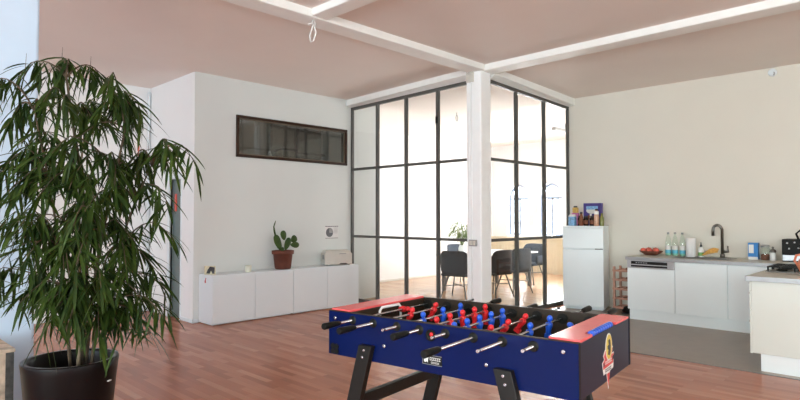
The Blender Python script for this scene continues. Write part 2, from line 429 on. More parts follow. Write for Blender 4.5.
# walls behind the camera, with the windows that light the loft
def wall_with_openings(name, along, at, thick, lo, hi, ops, z0, z1, m, label):
    b = MB()
    def bx(a0, a1, za, zb):
        if along == 'y': b.box(at-thick, at, a0, a1, za, zb)
        else: b.box(a0, a1, at-thick, at, za, zb)
    p = lo
    for a0, a1 in ops:
        bx(p, a0, 0, H); bx(a0, a1, 0, z0); bx(a0, a1, z1, H); p = a1
    bx(p, hi, 0, H)
    return struct(b.build(name, m), label, 'wall')
opsN = [(-8.4, -6.9), (-6.1, -4.6), (-3.8, -2.3), (-1.5, 0), (1.6, 3.1)]
opsF = [(-11.6, -10.0), (-8.6, -7.0), (-5.6, -4.0), (-2.4, -.8)]
wall_with_openings('wall_behind', 'y', XN, .3, YN-.3, YB+.12, opsN, .9, 3.1, 'wall_white', 'white window wall behind the camera')
wall_with_openings('wall_front', 'x', YN, .3, XN, L2+.15, opsF, .9, 3.1, 'wall_white', 'white window wall to the right of the camera')
n_w = 7
opsS = [(2.95, 4.35), (4.95, 6.35)]  # unseen side windows, added to brighten the meeting room
wall_with_openings('wall_side', 'x', -.02, .14, L2+.16, XW, opsS, .9, 3.1, 'wall_white', 'white side wall of the glazed meeting room, behind the kitchen wall')
for a0, a1 in opsS:
    b = MB(); y0, y1 = -.12, -.06
    b.box(a0, a1, y0, y1, .9, .95); b.box(a0, a1, y0, y1, 3.05, 3.1); b.box(a0, a0+.05, y0, y1, .95, 3.05); b.box(a1-.05, a1, y0, y1, .95, 3.05)
    b.box((a0+a1)/2-.03, (a0+a1)/2+.03, y0, y1, .95, 3.05)
    struct(b.build('window_%d' % n_w, 'white'), 'added unseen window in the side wall, brightening the meeting room', 'window'); n_w += 1
for a0, a1 in opsN:
    b = MB(); x0, x1 = XN-.2, XN-.14
    b.box(x0, x1, a0, a1, .9, .95); b.box(x0, x1, a0, a1, 3.05, 3.1); b.box(x0, x1, a0, a0+.05, .95, 3.05); b.box(x0, x1, a1-.05, a1, .95, 3.05)
    b.box(x0, x1, (a0+a1)/2-.03, (a0+a1)/2+.03, .95, 3.05); b.box(x0, x1, a0, a1, 2.3, 2.35)
    struct(b.build('window_%d' % n_w, 'white'), 'white casement window behind the camera', 'window'); n_w += 1
for a0, a1 in opsF:
    b = MB(); y0, y1 = YN-.2, YN-.14
    b.box(a0, a1, y0, y1, .9, .95); b.box(a0, a1, y0, y1, 3.05, 3.1); b.box(a0, a0+.05, y0, y1, .95, 3.05); b.box(a1-.05, a1, y0, y1, .95, 3.05)
    b.box((a0+a1)/2-.03, (a0+a1)/2+.03, y0, y1, .95, 3.05); b.box(a0, a1, y0, y1, 2.3, 2.35)
    struct(b.build('window_%d' % n_w, 'white'), 'white casement window in the wall to the right of the camera', 'window'); n_w += 1

# ---- beams
BW = .13
def beam_pts(p, q, hw, drop0, drop1, along):
    (x0, y0), (x1, y1) = p, q
    if along == 'x':
        f = [(x0, y0-hw), (x1, y1-hw), (x1, y1+hw), (x0, y0+hw)]
    else:
        f = [(x0-hw, y0), (x0+hw, y0), (x1+hw, y1), (x1-hw, y1)]
    d = {p: drop0, q: drop1}
    lo = []
    for k, (x, y) in enumerate(f):
        near0 = (abs(x-x0) < 1e-6) if along == 'x' else (abs(y-y0) < 1e-6)
        e = p if near0 else q
        lo.append((x, y, zc(*e) - d[e]))
    hi = [(x, y, z+.16) for x, y, z in lo]
    return lo, hi
for nm, p, q, hw, d0, d1, al, lab in (
    ('trim_3', (XN+.05, 0), (-.14, 0), BW, .085, .085, 'x', 'white ceiling beam running from the column over the low cabinets side'),
    ('trim_4', (0, YN+.05), (0, .13), BW, .085, .085, 'y', 'white ceiling beam running from the column towards the upper right'),
    ('trim_5', (0, .131), (0, L1-.002), BW, .09, .105, 'y', 'white beam above the left glass partition'),
    ('trim_6', (.131, 0), (L2+.04, 0), BW, .09, .12, 'x', 'white beam above the right glass partition'),
    ('trim_7', (-3.06, YN+.05), (-3.06, -.131), .10, .075, .075, 'y', 'white ceiling beam joining the long beam at top left'),
    ('trim_8', (-5.8, .131), (-5.8, 4.4), .10, .075, .075, 'y', 'white ceiling beam above the plant')):
    if nm == 'trim_8': continue
    lo, hi = beam_pts(p, q, hw, d0, d1, al); b = MB(); b.hexa(lo, hi)
    struct(b.build(nm, 'beam', bevel=.012), lab, 'beam')
# header boards between the beams and the glass frames
ZL0, ZL1, ZR0, ZR1 = 3.502, 3.448, 3.502, 3.418          # top of the glass frames at the column and at the far ends
def soffit(a0, a1, zt0, zt1, zb0, zb1, along):
    b = MB(); sec = []
    for a, zt, zb in ((a0, zt0, zb0), (a1, zt1, zb1)):
        pr = [(-.128, zb), (-.022, zt), (.022, zt), (.128, zb), (.128, zb+.06), (-.128, zb+.06)]
        sec.append([b.bm.verts.new((c_, a, z) if along == 'y' else (a, c_, z)) for c_, z in pr])
    for k in range(6): b.bm.faces.new((sec[0][k], sec[0][(k+1) % 6], sec[1][(k+1) % 6], sec[1][k]))
    b.bm.faces.new(sec[0]); b.bm.faces.new(sec[1])
    return b
struct(soffit(.131, L1-.003, ZL0, ZL1, zc(0, 0)-.088, zc(0, L1)-.103, 'y').build('trim_9', 'beam'), 'sloping white soffit over the left glass partition', 'trim')
struct(soffit(.131, L2-.003, ZR0, ZR1, zc(0, 0)-.088, zc(L2, 0)-.118, 'x').build('trim_10', 'beam'), 'sloping white soffit over the right glass partition', 'trim')

# ---- columns
b = MB(); b.box(-.17, .08, -.08, .17, 0, 3.60)
c = b.build('column_center', 'column', bevel=.018); struct(c, 'white square iron column at the corner of the glass partitions', 'column')
b = MB(); b.box(-.20, -.171, .035, .155, 3.42, 3.56)
for k in range(3): b.tube([(-.205, .055+k*.035, 3.52), (-.225, .058+k*.035, 3.545), (-.215, .066+k*.035, 3.56)], .007, 6)
b.build('bracket', 'beige', c)
b = MB(); b.box(-.185, -.1705, .115, .158, .02, 3.42)
b.build('cable_duct', 'column', c, bevel=.004)
b = MB(); b.tube([(-.18, .075, .02), (-.18, .075, 3.42)], .008, 8)
b.build('conduit', 'column', c)
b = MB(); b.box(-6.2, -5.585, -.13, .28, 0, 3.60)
c2 = b.build('column_left', 'column_daylit', bevel=.02); struct(c2, 'wide white column with blue daylight in its colour at the left edge behind the plant', 'column')
# double switch on the column
sw = empty('wall_switch', (-.187, .045, 1.125), 'pale grey double switch box on the front of the central column', 'switch')
b = MB(); b.box(-.03, .0, -.065, .065, -.045, .045); b.build('switch_box', 'grey_plastic', sw, bevel=.006)
for yy in (-.03, .03):
    b = MB(); b.box(-.038, -.030, yy-.024, yy+.024, -.032, .032); b.build('rocker', 'beige', sw, bevel=.003)

# ---- baseboards
b = MB(); b.box(XR-.012, -2.88, L1-.012, L1, 0, .05); b.box(XR-.014, XR-.001, L1-.012, dy0-.0, 0, .05)
struct(b.build('baseboard_left', 'white'), 'low white baseboard at the corner left of the cabinets', 'baseboard')
b = MB(); b.box(XN, XR-.002, YB-.014, YB-.001, 0, .06)
struct(b.build('baseboard_back', 'white'), 'white baseboard along the rear wall behind the plant', 'baseboard')
b = MB(); b.box(.655, XW-.1, YF-.014, YF-.001, 0, .04)
struct(b.build('baseboard_far', 'beige'), 'thin baseboard along the far wall of the meeting room', 'baseboard')

# ---- door in the return wall
b = MB(); b.box(XR+.03, XR+.07, dy0+.005, dy1-.005, .005, dz-.005)
d = b.build('door_1', 'door_teal'); struct(d, 'narrow grey green door leaf in the side wall right of the plant', 'door')
b = MB(); b.box(XR-.02, XR+.03, dy1, dy1+.07, 0, dz+.06); b.box(XR-.02, XR+.03, dy0-.004, dy0, 0, dz+.06); b.box(XR-.02, XR+.03, dy0, dy1, dz, dz+.06)
b.build('door_frame', 'white', d)
b = MB(); b.tube([(XR+.03, dy1-.06, 1.05), (XR-.02, dy1-.06, 1.05), (XR-.02, dy1-.15, 1.05)], .009, 8); b.build('handle', 'steel', d)
b = MB(); b.box(XR+.018, XR+.029, 3.49, 3.545, 1.58, 1.84); b.build('red_panel', 'red_cord', d)
# corner pipe
b = MB(); b.tube([(XR-.03, YB-.03, 0.01), (XR-.03, YB-.03, 3.35), (XR-.03, YB-.03, 3.5)], .022, 10)
struct(b.build('trim_11', 'white'), 'thin grey white pipe in the corner above the plant', 'pipe')
# red pennant cord hanging on the rear wall
b = MB(); b.tube([(-3.13, YB-.012, 2.70), (-3.128, YB-.014, 2.60), (-3.132, YB-.012, 2.44)], [.006, .014, .004], 8)
tag(b.build('hanging_cord', 'red_cord'), 'thin red cord hanging on the rear wall above the plant', 'cord')

# ------------------------------------------------------------------ glass partitions
def ztopL(y): return ZL0 + (ZL1-ZL0)*y/L1
def ztopR(x): return ZR0 + (ZR1-ZR0)*x/L2
Z1, Z2 = 2.336, 1.150
ymul = [2.865, 2.208, 1.532, .856, .20]
b = MB(); fw = .042
for y in (ymul[0], ymul[-1]): b.box(-.022, .022, y-fw/2, y+fw/2, 0, ztopL(y))
b.hexa([(-.022, ymul[-1], ztopL(.2)-.05), (.022, ymul[-1], ztopL(.2)-.05), (.022, ymul[0], ZL1-.05), (-.022, ymul[0], ZL1-.05)],
       [(-.022, ymul[-1], ztopL(.2)), (.022, ymul[-1], ztopL(.2)), (.022, ymul[0], ZL1), (-.022, ymul[0], ZL1)])
b.box(-.022, .022, ymul[-1], ymul[0], 0, .06)
g = b.build('window_1', 'steel_dark'); struct(g, 'left glass partition with dark grid frame from low cabinets to the column', 'window')
for y in ymul[1:4]:
    b = MB(); b.box(-.026, .026, y-.023, y+.023, .06, ztopL(y)-.05); b.build('mullion', 'steel_dark', g)
for z in (Z1, Z2):
    b = MB(); b.box(-.020, .020, ymul[-1], ymul[0], z-.021, z+.021); b.build('rail', 'steel_dark', g)
b = MB(); b.box(-.04, -.026, .84, .875, 2.93, 3.04); b.build('hinge', 'black', g)
for ya, yb_ in zip(ymul, ymul[1:]):
    for za, zb in ((.06, Z2-.021), (Z2+.021, Z1-.021), (Z1+.021, min(ztopL(ya), ztopL(yb_))-.05)):
        b = MB(); b.box(-.003, .003, yb_+.02, ya-.02, za, zb); b.build('pane', 'pane', g)
xmul = [.10, .851, 1.677, 2.482]
b = MB()
for x in (xmul[0], xmul[-1]): b.box(x-fw/2, x+fw/2, -.022, .022, 0, ztopR(x))
b.hexa([(xmul[0], -.022, ztopR(.1)-.05), (xmul[-1], -.022, ZR1-.05), (xmul[-1], .022, ZR1-.05), (xmul[0], .022, ztopR(.1)-.05)],
       [(xmul[0], -.022, ztopR(.1)), (xmul[-1], -.022, ZR1), (xmul[-1], .022, ZR1), (xmul[0], .022, ztopR(.1))])
b.box(xmul[0], xmul[-1], -.022, .022, 0, .06)
g = b.build('window_2', 'steel_dark'); struct(g, 'right glass partition with dark grid frame from the column to the kitchen wall', 'window')
for x in xmul[1:3]:
    b = MB(); b.box(x-.023, x+.023, -.026, .026, .06, ztopR(x)-.05); b.build('mullion', 'steel_dark', g)
for z in (Z1, Z2):
    b = MB(); b.box(xmul[0], xmul[-1], -.020, .020, z-.021, z+.021); b.build('rail', 'steel_dark', g)
for xa, xb in zip(xmul, xmul[1:]):
    for za, zb in ((.06, Z2-.021), (Z2+.021, Z1-.021), (Z1+.021, min(ztopR(xa), ztopR(xb))-.05)):
        b = MB(); b.box(xa+.02, xb-.02, -.003, .003, za, zb); b.build('pane', 'pane', g)

# ------------------------------------------------------------------ interior window and what lies on its sill
b = MB(); f = .042
b.box(wx0, wx1, L1-.03, L1+.10, wz0, wz0+f); b.box(wx0, wx1, L1-.03, L1+.10, wz1-f, wz1)
b.box(wx0, wx0+f, L1-.03, L1+.10, wz0+f, wz1-f); b.box(wx1-f, wx1, L1-.03, L1+.10, wz0+f, wz1-f)
w3 = b.build('window_3', 'wood_dark', bevel=.006); struct(w3, 'long dark framed interior window high on the left wall', 'window')
b = MB(); e = .014
b.box(wx0+f, wx1-f, L1+.0, L1+.03, wz0+f, wz0+f+e); b.box(wx0+f, wx1-f, L1, L1+.03, wz1-f-e, wz1-f)
b.box(wx0+f, wx0+f+e, L1, L1+.03, wz0+f, wz1-f); b.box(wx1-f-e, wx1-f, L1, L1+.03, wz0+f, wz1-f)
b.build('inner_bead', 'brass_dull', w3)
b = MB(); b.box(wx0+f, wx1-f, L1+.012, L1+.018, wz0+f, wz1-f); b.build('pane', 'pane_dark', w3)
b = MB(); b.box(-2.9, .5, L1+.142, L1+.40, wz0+.02, wz0+.06)
struct(b.build('trim_12', 'wood_dark'), 'dark shelf board behind the interior window', 'shelf')
b = MB()
for x in (-2.0, -1.35, -.75, -.15): b.box(x-.02, x+.02, YB-.12, YB-.08, .004, 3.3)
b.box(XR+.13, .52, YB-.12, YB-.08, 2.72, 2.76)
struct(b.build('trim_13', 'steel_dark'), 'dark frame grid at the rear of the unlit room', 'trim')
def zs(k): return wz0+.06+k
bx = empty('cardboard_box', (-1.22, L1+.26, zs(0)), 'small pale cardboard box behind the interior window', 'box')
b = MB(); b.box(-.13, .13, -.09, .09, 0, .13); b.build('carton', 'crate', bx, bevel=.004)
b = MB(); b.box(-.16, .16, -.11, .11, .13, .165); b.build('lid', 'wood_dark', bx, bevel=.004)
b = MB(); b.lathe([(.045, 0), (.05, .02), (.03, .07), (.018, .09), (.02, .11)], n=14)
tag(b.build('white_figurine', 'white_line', loc=(-1.55, L1+.24, zs(0))), 'tiny white ornament behind the interior window', 'ornament')

# ------------------------------------------------------------------ low cabinets
def sideboard(x0, x1, label):
    w = x1-x0; s = empty('low_cabinet', ((x0+x1)/2, 2.68, 0), label, 'cabinet', group=None)
    b = MB(); b.box(-w/2, w/2, -.182, .200, .012, .685); b.box(-w/2+.02, w/2-.02, -.16, .18, 0, .012)
    b.build('body', 'white', s, bevel=.002)
    for k in (0, 1):
        a0 = -w/2 + k*w/2 + .003; a1 = a0 + w/2 - .006
        b = MB(); b.box(a0, a1, -.203, -.185, .020, .672); b.build('door', 'white', s, bevel=.002)
    return s
cab1 = sideboard(-2.864, -1.531, 'white low two door cabinet at the left, under the small picture card')
sideboard(-1.529, -.190, 'white low two door cabinet at the right, under cactus and printer')
b = MB(); b.prism([(0, 0), (.035, .005), (.028, .04), (.045, .07), (.02, .075), (.012, .045), (-.006, .03)], .001, axes((-.6675, .02, .57), (0, -1, 0), (0, 0, 1), (-1, 0, 0)))
b.build('sticker', 'logo_red', cab1)

pc = empty('picture_card', (-2.80, 2.68, .686), 'small yellow picture card with dark motif leaning at the left cabinet end', 'card', rz=-.5)
b = MB(); b.box(-.075, .075, -.006, .006, 0, .12); b.build('card', 'card_yellow', pc)
b = MB(); b.prism([(-.05, .01), (.06, .0), (.065, .09), (.0, .105), (-.03, .06)], .002, axes((0, -.008, .008), (1, 0, 0), (0, 0, 1), (0, -1, 0))); b.build('motif', 'ink_dark', pc)
b = MB(); b.prism([(-.012, 0), (.022, 0), (.005, .045)], .002, axes((0.01, -.0095, .012), (1, 0, 0), (0, 0, 1), (0, -1, 0))); b.build('pale_mark', 'card_yellow', pc)
b = MB(); b.box(-.02, .02, .006, .05, 0, .006); b.build('foot', 'card_yellow', pc)

cd = empty('candle_glass', (-2.23, 2.62, .686), 'small cream candle glass standing alone on the left cabinet', 'candle')
b = MB(); b.lathe([(.040, 0), (.046, .02), (.048, .10), (.043, .10), (.040, .03)], n=20, cap=False); b.lathe([(.040, 0), (.040, .002)], n=20); b.build('glass', 'candle', cd)
b = MB(); b.lathe([(.038, .003), (.038, .055)], n=16); b.tube([(0, 0, .055), (.002, 0, .072)], .002, 6); b.build('wax', 'paper', cd)

# prickly pear in terracotta
ct = empty('potted_cactus', (-1.58, 2.69, .686), 'prickly pear cactus in a terracotta pot on the low cabinet', 'plant')
b = MB(); b.lathe([(.115, 0), (.125, .02), (.150, .225), (.168, .228), (.172, .285), (.155, .288), (.148, .255), (.02, .25)], n=28); b.build('pot', 'terracotta', ct)
b = MB(); b.lathe([(.146, .250), (.146, .262), (.01, .268)], n=24); b.build('soil', 'soil', ct)
def pad(name, cx, cz, rx, rz, tilt, cy=0.0, th=.018):
    b = MB(); b.ball((0, 0, 0), (rx, th, rz), 16)
    for v in b.bm.verts:                                 # egg outline: narrower at the foot
        v.co.x *= .82 + .22*(v.co.z/rz)
    rm = Matrix.Rotation(tilt, 4, 'Y')
    for v in b.bm.verts: v.co = rm @ v.co + Vector((cx, cy, cz))
    b.build(name, 'cactus', ct)
pad('pad', -.005, .285, .028, .055, .05)
pad('pad', -.09, .41, .072, .135, -.42, .0)
pad('pad', .010, .52, .064, .078, -.2, .0)
pad('pad', .075, .385, .066, .105, .42, -.01)
pad('pad', .205, .455, .072, .062, .9, .0)
pad('pad', .215, .365, .056, .085, 1.65, -.01)
b = MB(); b.tube([(-.14, 0, .52), (-.160, 0, .60), (-.168, 0, .66), (-.150, 0, .71), (-.135, 0, .75)], [.016, .014, .010, .009, .004], 8); b.build('shoot', 'cactus', ct)

# printer
pr_ = empty('printer', (-.52, 2.672, .686), 'beige desktop laser printer on the right end of the low cabinets', 'printer', rz=-.40)
b = MB(); b.box(-.235, .235, -.13, .13, .012, .20); b.build('body', 'beige', pr_, bevel=.006)
b = MB(); b.hexa([(-.225, -.12, .20), (.225, -.12, .20), (.225, .12, .20), (-.225, .12, .20)], [(-.20, -.09, .235), (.215, -.09, .235), (.215, .11, .25), (-.20, .11, .25)]); b.build('top_cover', 'beige', pr_, bevel=.006)
b = MB(); b.prism([(-.05, 0), (.09, 0), (.07, .012), (-.03, .012)], .003, axes((.05, -.131, .186), (1, 0, 0), (0, 0, 1), (0, -1, 0))); b.build('top_grip', 'grey_plastic', pr_)
b = MB(); b.box(-.12, .225, -.137, -.129, .03, .10); b.build('paper_tray', 'beige', pr_, bevel=.004)
b = MB(); b.prism([(-.08, 0), (.08, 0), (.05, .02), (-.05, .02)], .003, axes((.08, -.136, .016), (1, 0, 0), (0, 0, 1), (0, -1, 0))); b.build('grip', 'ink_dark', pr_)
b = MB(); b.box(-.239, -.234, -.09, .02, .10, .17); b.build('side_vent', 'grey_plastic', pr_)
for k in ((-.19, -.09), (.19, -.09), (-.19, .09), (.19, .09)):
    b = MB(); b.lathe([(.018, 0), (.018, .013)], (k[0], k[1], 0), 10); b.build('foot', 'grey_plastic', pr_)

# pie chart sheet on the wall
ps = empty('wall_chart', (-.455, L1-.002, 1.23), 'white paper sheet with grey pie chart pinned above the printer', 'poster')
b = MB(); b.box(-.145, .145, -.004, .002, -.11, .11); b.build('sheet', 'paper', ps)
A_ = lambda x, z, y=-.004: axes((x, y, z), (1, 0, 0), (0, 0, 1), (0, -1, 0))
b = MB(); b.prism([(0, 0)] + [(.078*math.cos(t), .078*math.sin(t)) for t in [PI/2 + k*(1.5*PI)/20 for k in range(21)]], .001, A_(-.05, -.005)); b.build('pie', 'ink', ps)
b = MB(); b.prism([(0.004, 0.004)] + [(.078*math.cos(t), .078*math.sin(t)) for t in [k*(.5*PI)/8 for k in range(9)]], .001, A_(-.048, -.003)); b.build('pie_slice', 'grey_plastic', ps)
b = MB()
for k in range(7): b.box(-.14+k*.041, -.106+k*.041, -.0052, -.004, .094, .106)
b.build('title_line', 'ink_dark', ps)
b = MB(); b.box(-.14, .14, -.0052, -.004, -.106, -.099); b.build('footer_line', 'ink_dark', ps)
b = MB()
for k in range(5): b.box(.045, .13, -.0052, -.004, .07-k*.022, .076-k*.022)
b.build('legend', 'grey_plastic', ps)

# ------------------------------------------------------------------ the tall ficus
pl = empty('potted_fig_tree', (-5.668, -1.25, 0), 'tall long-leaved fig tree in a round black planter, left foreground', 'plant')
b = MB(); b.lathe([(.170, 0), (.180, .02), (.240, .66), (.245, .695), (.242, .703), (.218, .703), (.212, .69), (.200, .56)], n=48); b.build('planter', 'pot_black', pl)
b = MB(); b.lathe([(.200, .555), (.203, .585), (.12, .60), (.01, .60)], n=32); b.build('soil', 'soil', pl)
b = MB(); b.lathe([(.014, 0), (.014, .004)], n=14, mtx=axes((-.2035, .04, .655), (0, 1, 0), (0, 0, 1), (1, 0, 0))); b.build('inner_plug', 'grey_plastic', pl)
b = MB(); b.box(-.012, .012, -.002, .002, -.006, .006, axes((.14, -.191, .585), (.8, .6, 0), (0, 0, 1))); b.build('maker_tag', 'white_line', pl)
T0 = Vector((-5.668, -1.25, 0))
stems = [([(-5.61, -1.22, .59), (-5.605, -1.27, 1.0), (-5.61, -1.30, 1.35), (-5.64, -1.30, 1.7), (-5.68, -1.25, 2.05), (-5.70, -1.20, 2.3)], .020, 'bark'),
         ([(-5.585, -1.21, .59), (-5.575, -1.28, 1.0), (-5.55, -1.36, 1.4), (-5.50, -1.42, 1.75), (-5.47, -1.47, 2.0)], .017, 'bark'),
         ([(-5.63, -1.25, .59), (-5.62, -1.24, .95), (-5.62, -1.2, 1.3), (-5.60, -1.12, 1.75), (-5.55, -1.08, 2.15)], .015, 'bark_pale'),
         ([(-5.56, -1.24, .59), (-5.55, -1.30, .95), (-5.46, -1.35, 1.3), (-5.38, -1.40, 1.6), (-5.33, -1.5, 1.8)], .012, 'bark'),
         ([(-5.65, -1.2, .59), (-5.68, -1.2, .9), (-5.72, -1.22, 1.3), (-5.78, -1.2, 1.7), (-5.84, -1.13, 2.1)], .013, 'bark')]
for pts, r, m_ in stems:
    b = MB(); n = len(pts); b.tube([Vector(p)-T0 for p in pts], [r*.78*(1-.6*i/(n-1)) for i in range(n)], 9); b.build('stem', m_, pl)
SPR = [(-5.883,-1.037,2.363),(-5.932,-0.946,2.313),(-5.748,-1.016,2.393),(-5.656,-0.946,2.472),(-5.629,-1.124,2.395),(-5.497,-1.09,2.389),(-5.642,-1.754,2.224),(-5.498,-1.521,2.211),(-5.927,-0.864,2.115),(-5.884,-1.013,2.101),(-5.766,-0.933,2.175),(-5.813,-1.509,2.152),(-5.671,-1.348,2.165),(-5.568,-1.629,2.226),(-5.85,-1.094,1.936),(-5.766,-1.151,1.967),(-5.8,-1.642,1.939),(-5.662,-1.594,1.843),(-5.578,-1.586,1.817),(-5.393,-1.277,1.829),(-5.375,-1.44,1.878),(-5.412,-1.741,1.884),(-5.277,-1.593,1.932),(-5.306,-1.815,1.854),(-5.932,-0.983,1.87),(-5.927,-1.239,1.763),(-5.88,-1.438,1.733),(-5.665,-0.977,1.746),(-5.708,-1.576,1.714),(-5.62,-1.61,1.663),(-5.364,-1.267,1.674),(-5.32,-1.453,1.704),(-5.34,-1.72,1.636),(-5.915,-0.846,1.552),(-5.863,-1.07,1.55),(-5.762,-1.061,1.516),(-5.752,-1.49,1.525),(-5.502,-1.0,1.504),(-5.471,-1.333,1.492),(-5.347,-1.306,1.468),(-5.294,-1.48,1.504),(-5.924,-1.122,1.339),(-5.84,-1.198,1.283),(-5.802,-1.425,1.302),(-5.745,-1.561,1.316),(-5.669,-1.7,1.298),(-5.53,-1.583,1.308),(-5.372,-1.525,1.275),(-5.978,-1.168,1.278),(-5.786,-1.034,1.203),(-5.751,-1.333,1.121),(-5.687,-1.455,1.126),(-5.46,-1.202,1.109),(-5.449,-1.513,1.11),(-5.395,-1.655,1.084),(-5.565,-1.393,0.987),(-5.418,-1.374,0.991),(-5.796,-1.539,1.071),(-5.296,-1.385,1.003),(-5.726,-1.727,1.403),(-5.653,-1.069,1.386),(-5.418,-1.268,1.384),(-5.731,-1.735,1.604),(-5.636,-1.061,1.863),(-5.668,-1.453,1.919),(-5.61,-1.29,2.055)]
def leaf(b, base, d, length, width, roll):
    """narrow drooping blade of five cross-rows folded along its midrib"""
    d = d.normalized(); up = Vector((0, 0, 1))
    s = d.cross(up)
    if s.length < .05: s = Vector((1, 0, 0))
    s = (Matrix.Rotation(roll, 3, d) @ s.normalized()); n = s.cross(d).normalized()
    rows = []
    p = Vector(base); dd = d.copy()
    K = 5
    for k in range(K+1):
        t = k/K; w = width*(.12 + 1.55*t**.6*(1-t)**.75) if 0 < t < 1 else width*.06
        rows.append((b.bm.verts.new(p - s*w*.5 + n*w*.16), b.bm.verts.new(p), b.bm.verts.new(p + s*w*.5 + n*w*.16)))
        dd = (dd + Vector((0, 0, -.13))).normalized(); p = p + dd*(length/K)
    for r0, r1 in zip(rows, rows[1:]):
        for j in (0, 1):
            f = b.bm.faces.new((r0[j], r0[j+1], r1[j+1], r1[j])); f.material_index = b.cur; f.smooth = True
rx_ = random.Random(23)
SPR = [(x+rx_.uniform(-.05, .05), y+rx_.uniform(-.05, .05), z+rx_.uniform(-.06, .04)) for x, y, z in SPR]
for _ in range(34):                                      # inner growth between the main sprays
    a_, r_ = rx_.uniform(0, 2*PI), .33*rx_.random()**.5
    SPR.append((-5.60+r_*math.cos(a_), -1.29+r_*math.sin(a_), rx_.uniform(1.0, 2.2)))
SPR += [(-5.66, -1.22, 1.00), (-5.60, -1.34, .98), (-5.52, -1.44, .96), (-5.42, -1.52, .95), (-5.80, -1.05, 1.12), (-5.93, -1.02, 1.22)]
fol = MB(); tw = MB()
axis_pts = [Vector(p) for st in stems for p in st[0][1:]]
rnd = random.Random(11)
for s_ in SPR:
    tip = Vector(s_)
    cand = [a for a in axis_pts if a.z < tip.z+.05] or axis_pts
    root = min(cand, key=lambda a: (a-tip).length + abs(a.z-(tip.z-.1))*.4)
    mid = (root+tip)/2 + Vector((0, 0, .10)); outw = (tip-root); outw.z = 0
    if outw.length < .05: outw = Vector((rnd.uniform(-1, 1), rnd.uniform(-1, 1), 0))
    outw.normalize()
    end = tip + outw*.10 + Vector((0, 0, -.10))
    path = []
    for k in range(9):
        t = k/8
        if t < .8:
            u = t/.8; path.append(root*(1-u)**2 + mid*2*u*(1-u) + tip*u**2)
        else:
            u = (t-.8)/.2; path.append(tip*(1-u)+end*u)
    tw.tube([p-T0 for p in path], [.006*(1-.7*k/8) for k in range(9)], 5)
    nl = rnd.randint(15, 30)
    for k in range(nl):
        t = .36 + .64*k/(nl-1)
        i = min(7, int(t*8)); fr = t*8-i; p = path[i]*(1-fr)+path[i+1]*fr
        ang = rnd.uniform(0, 2*PI); side = Vector((math.cos(ang), math.sin(ang), 0))
        d = side*rnd.uniform(.2, .95) + outw*rnd.uniform(0, .5) + Vector((0, 0, rnd.uniform(-1.3, .05)))
        leaf(fol, p-T0, d, rnd.uniform(.13, .25), rnd.uniform(.016, .028), rnd.uniform(-.7, .7))
# a few bare upright shoots at the top
for (x, y, z) in ((-5.66, -.95, 2.47), (-5.53, -1.05, 2.42), (-5.86, -1.0, 2.38), (-5.35, -1.5, 1.93)):
    tw.tube([Vector((x, y, z-.05))-T0, Vector((x+.005, y, z+.07))-T0], [.0022, .0008], 5)
tw.build('twigs', 'bark', pl)
fo = fol.build('foliage', 'leaf', pl, fix=False)

# crate beside the planter
cr = empty('wooden_crate', (-6.12, -.62, 0), 'weathered wooden crate with dark edging at the lower left corner', 'crate')
b = MB(); b.box(-.25, .26, -.21, .22, 0, .70); b.build('body', 'crate', cr, bevel=.006)
b = MB(); b.box(-.262, .272, -.222, .232, .70, .72); b.build('lid', 'crate', cr, bevel=.004)
for k in ((-.25, -.21), (.26, -.21), (-.25, .22), (.26, .22)):
    b = MB(); sx = 1 if k[0] > 0 else -1; sy = 1 if k[1] > 0 else -1
    x0, x1 = sorted((k[0]+sx*.006, k[0]-sx*.035)); y0, y1 = sorted((k[1]+sy*.006, k[1]-sy*.035))
    b.box(x0, x1, y0, y1, .0, .70); b.build('corner_edging', 'crate_edge', cr)

# ------------------------------------------------------------------ football table
FL, FW, FT, FB = 1.5415, .825, .930, .668
ft = empty('foosball_table', (-4.292, -3.625, 0), 'blue foosball table with red end tops and black splayed legs, right foreground', 'game table', rz=.1294)
RA = [.216, .377, .539, .705, .871, 1.023, 1.193, 1.350]      # rod positions along the table, from the right end
ZR_ = .888
b = MB(); b.use('blue_panel').box(0, .024, 0, FL, FB, FT-.004); b.use('brown_inner').box(-.001, .026, -.001, FL+.001, FT-.004, FT); b.build('front_panel', None, ft, bevel=.0015)
b = MB(); b.use('blue_panel').box(FW-.024, FW, 0, FL, FB, FT-.004); b.use('brown_inner').box(FW-.026, FW+.001, -.001, FL+.001, FT-.004, FT); b.box(FW-.028, FW-.024, .14, FL-.14, FB+.05, FT-.004); b.build('rear_panel', None, ft, bevel=.0015)
for a0, a1 in ((0, .024), (FL-.024, FL)):
    b = MB(); b.use('navy_panel').box(.026, FW-.026, a0, a1, FB, FT-.004)
    b.use('black').box(.0, .020, a0-.002 if a0 == 0 else a1, a0 if a0 == 0 else a1+.002, FB, FT-.006); b.box(FW-.020, FW, a0-.002 if a0 == 0 else a1, a0 if a0 == 0 else a1+.002, FB, FT-.006)
    b.build('end_panel', None, ft, bevel=.001)
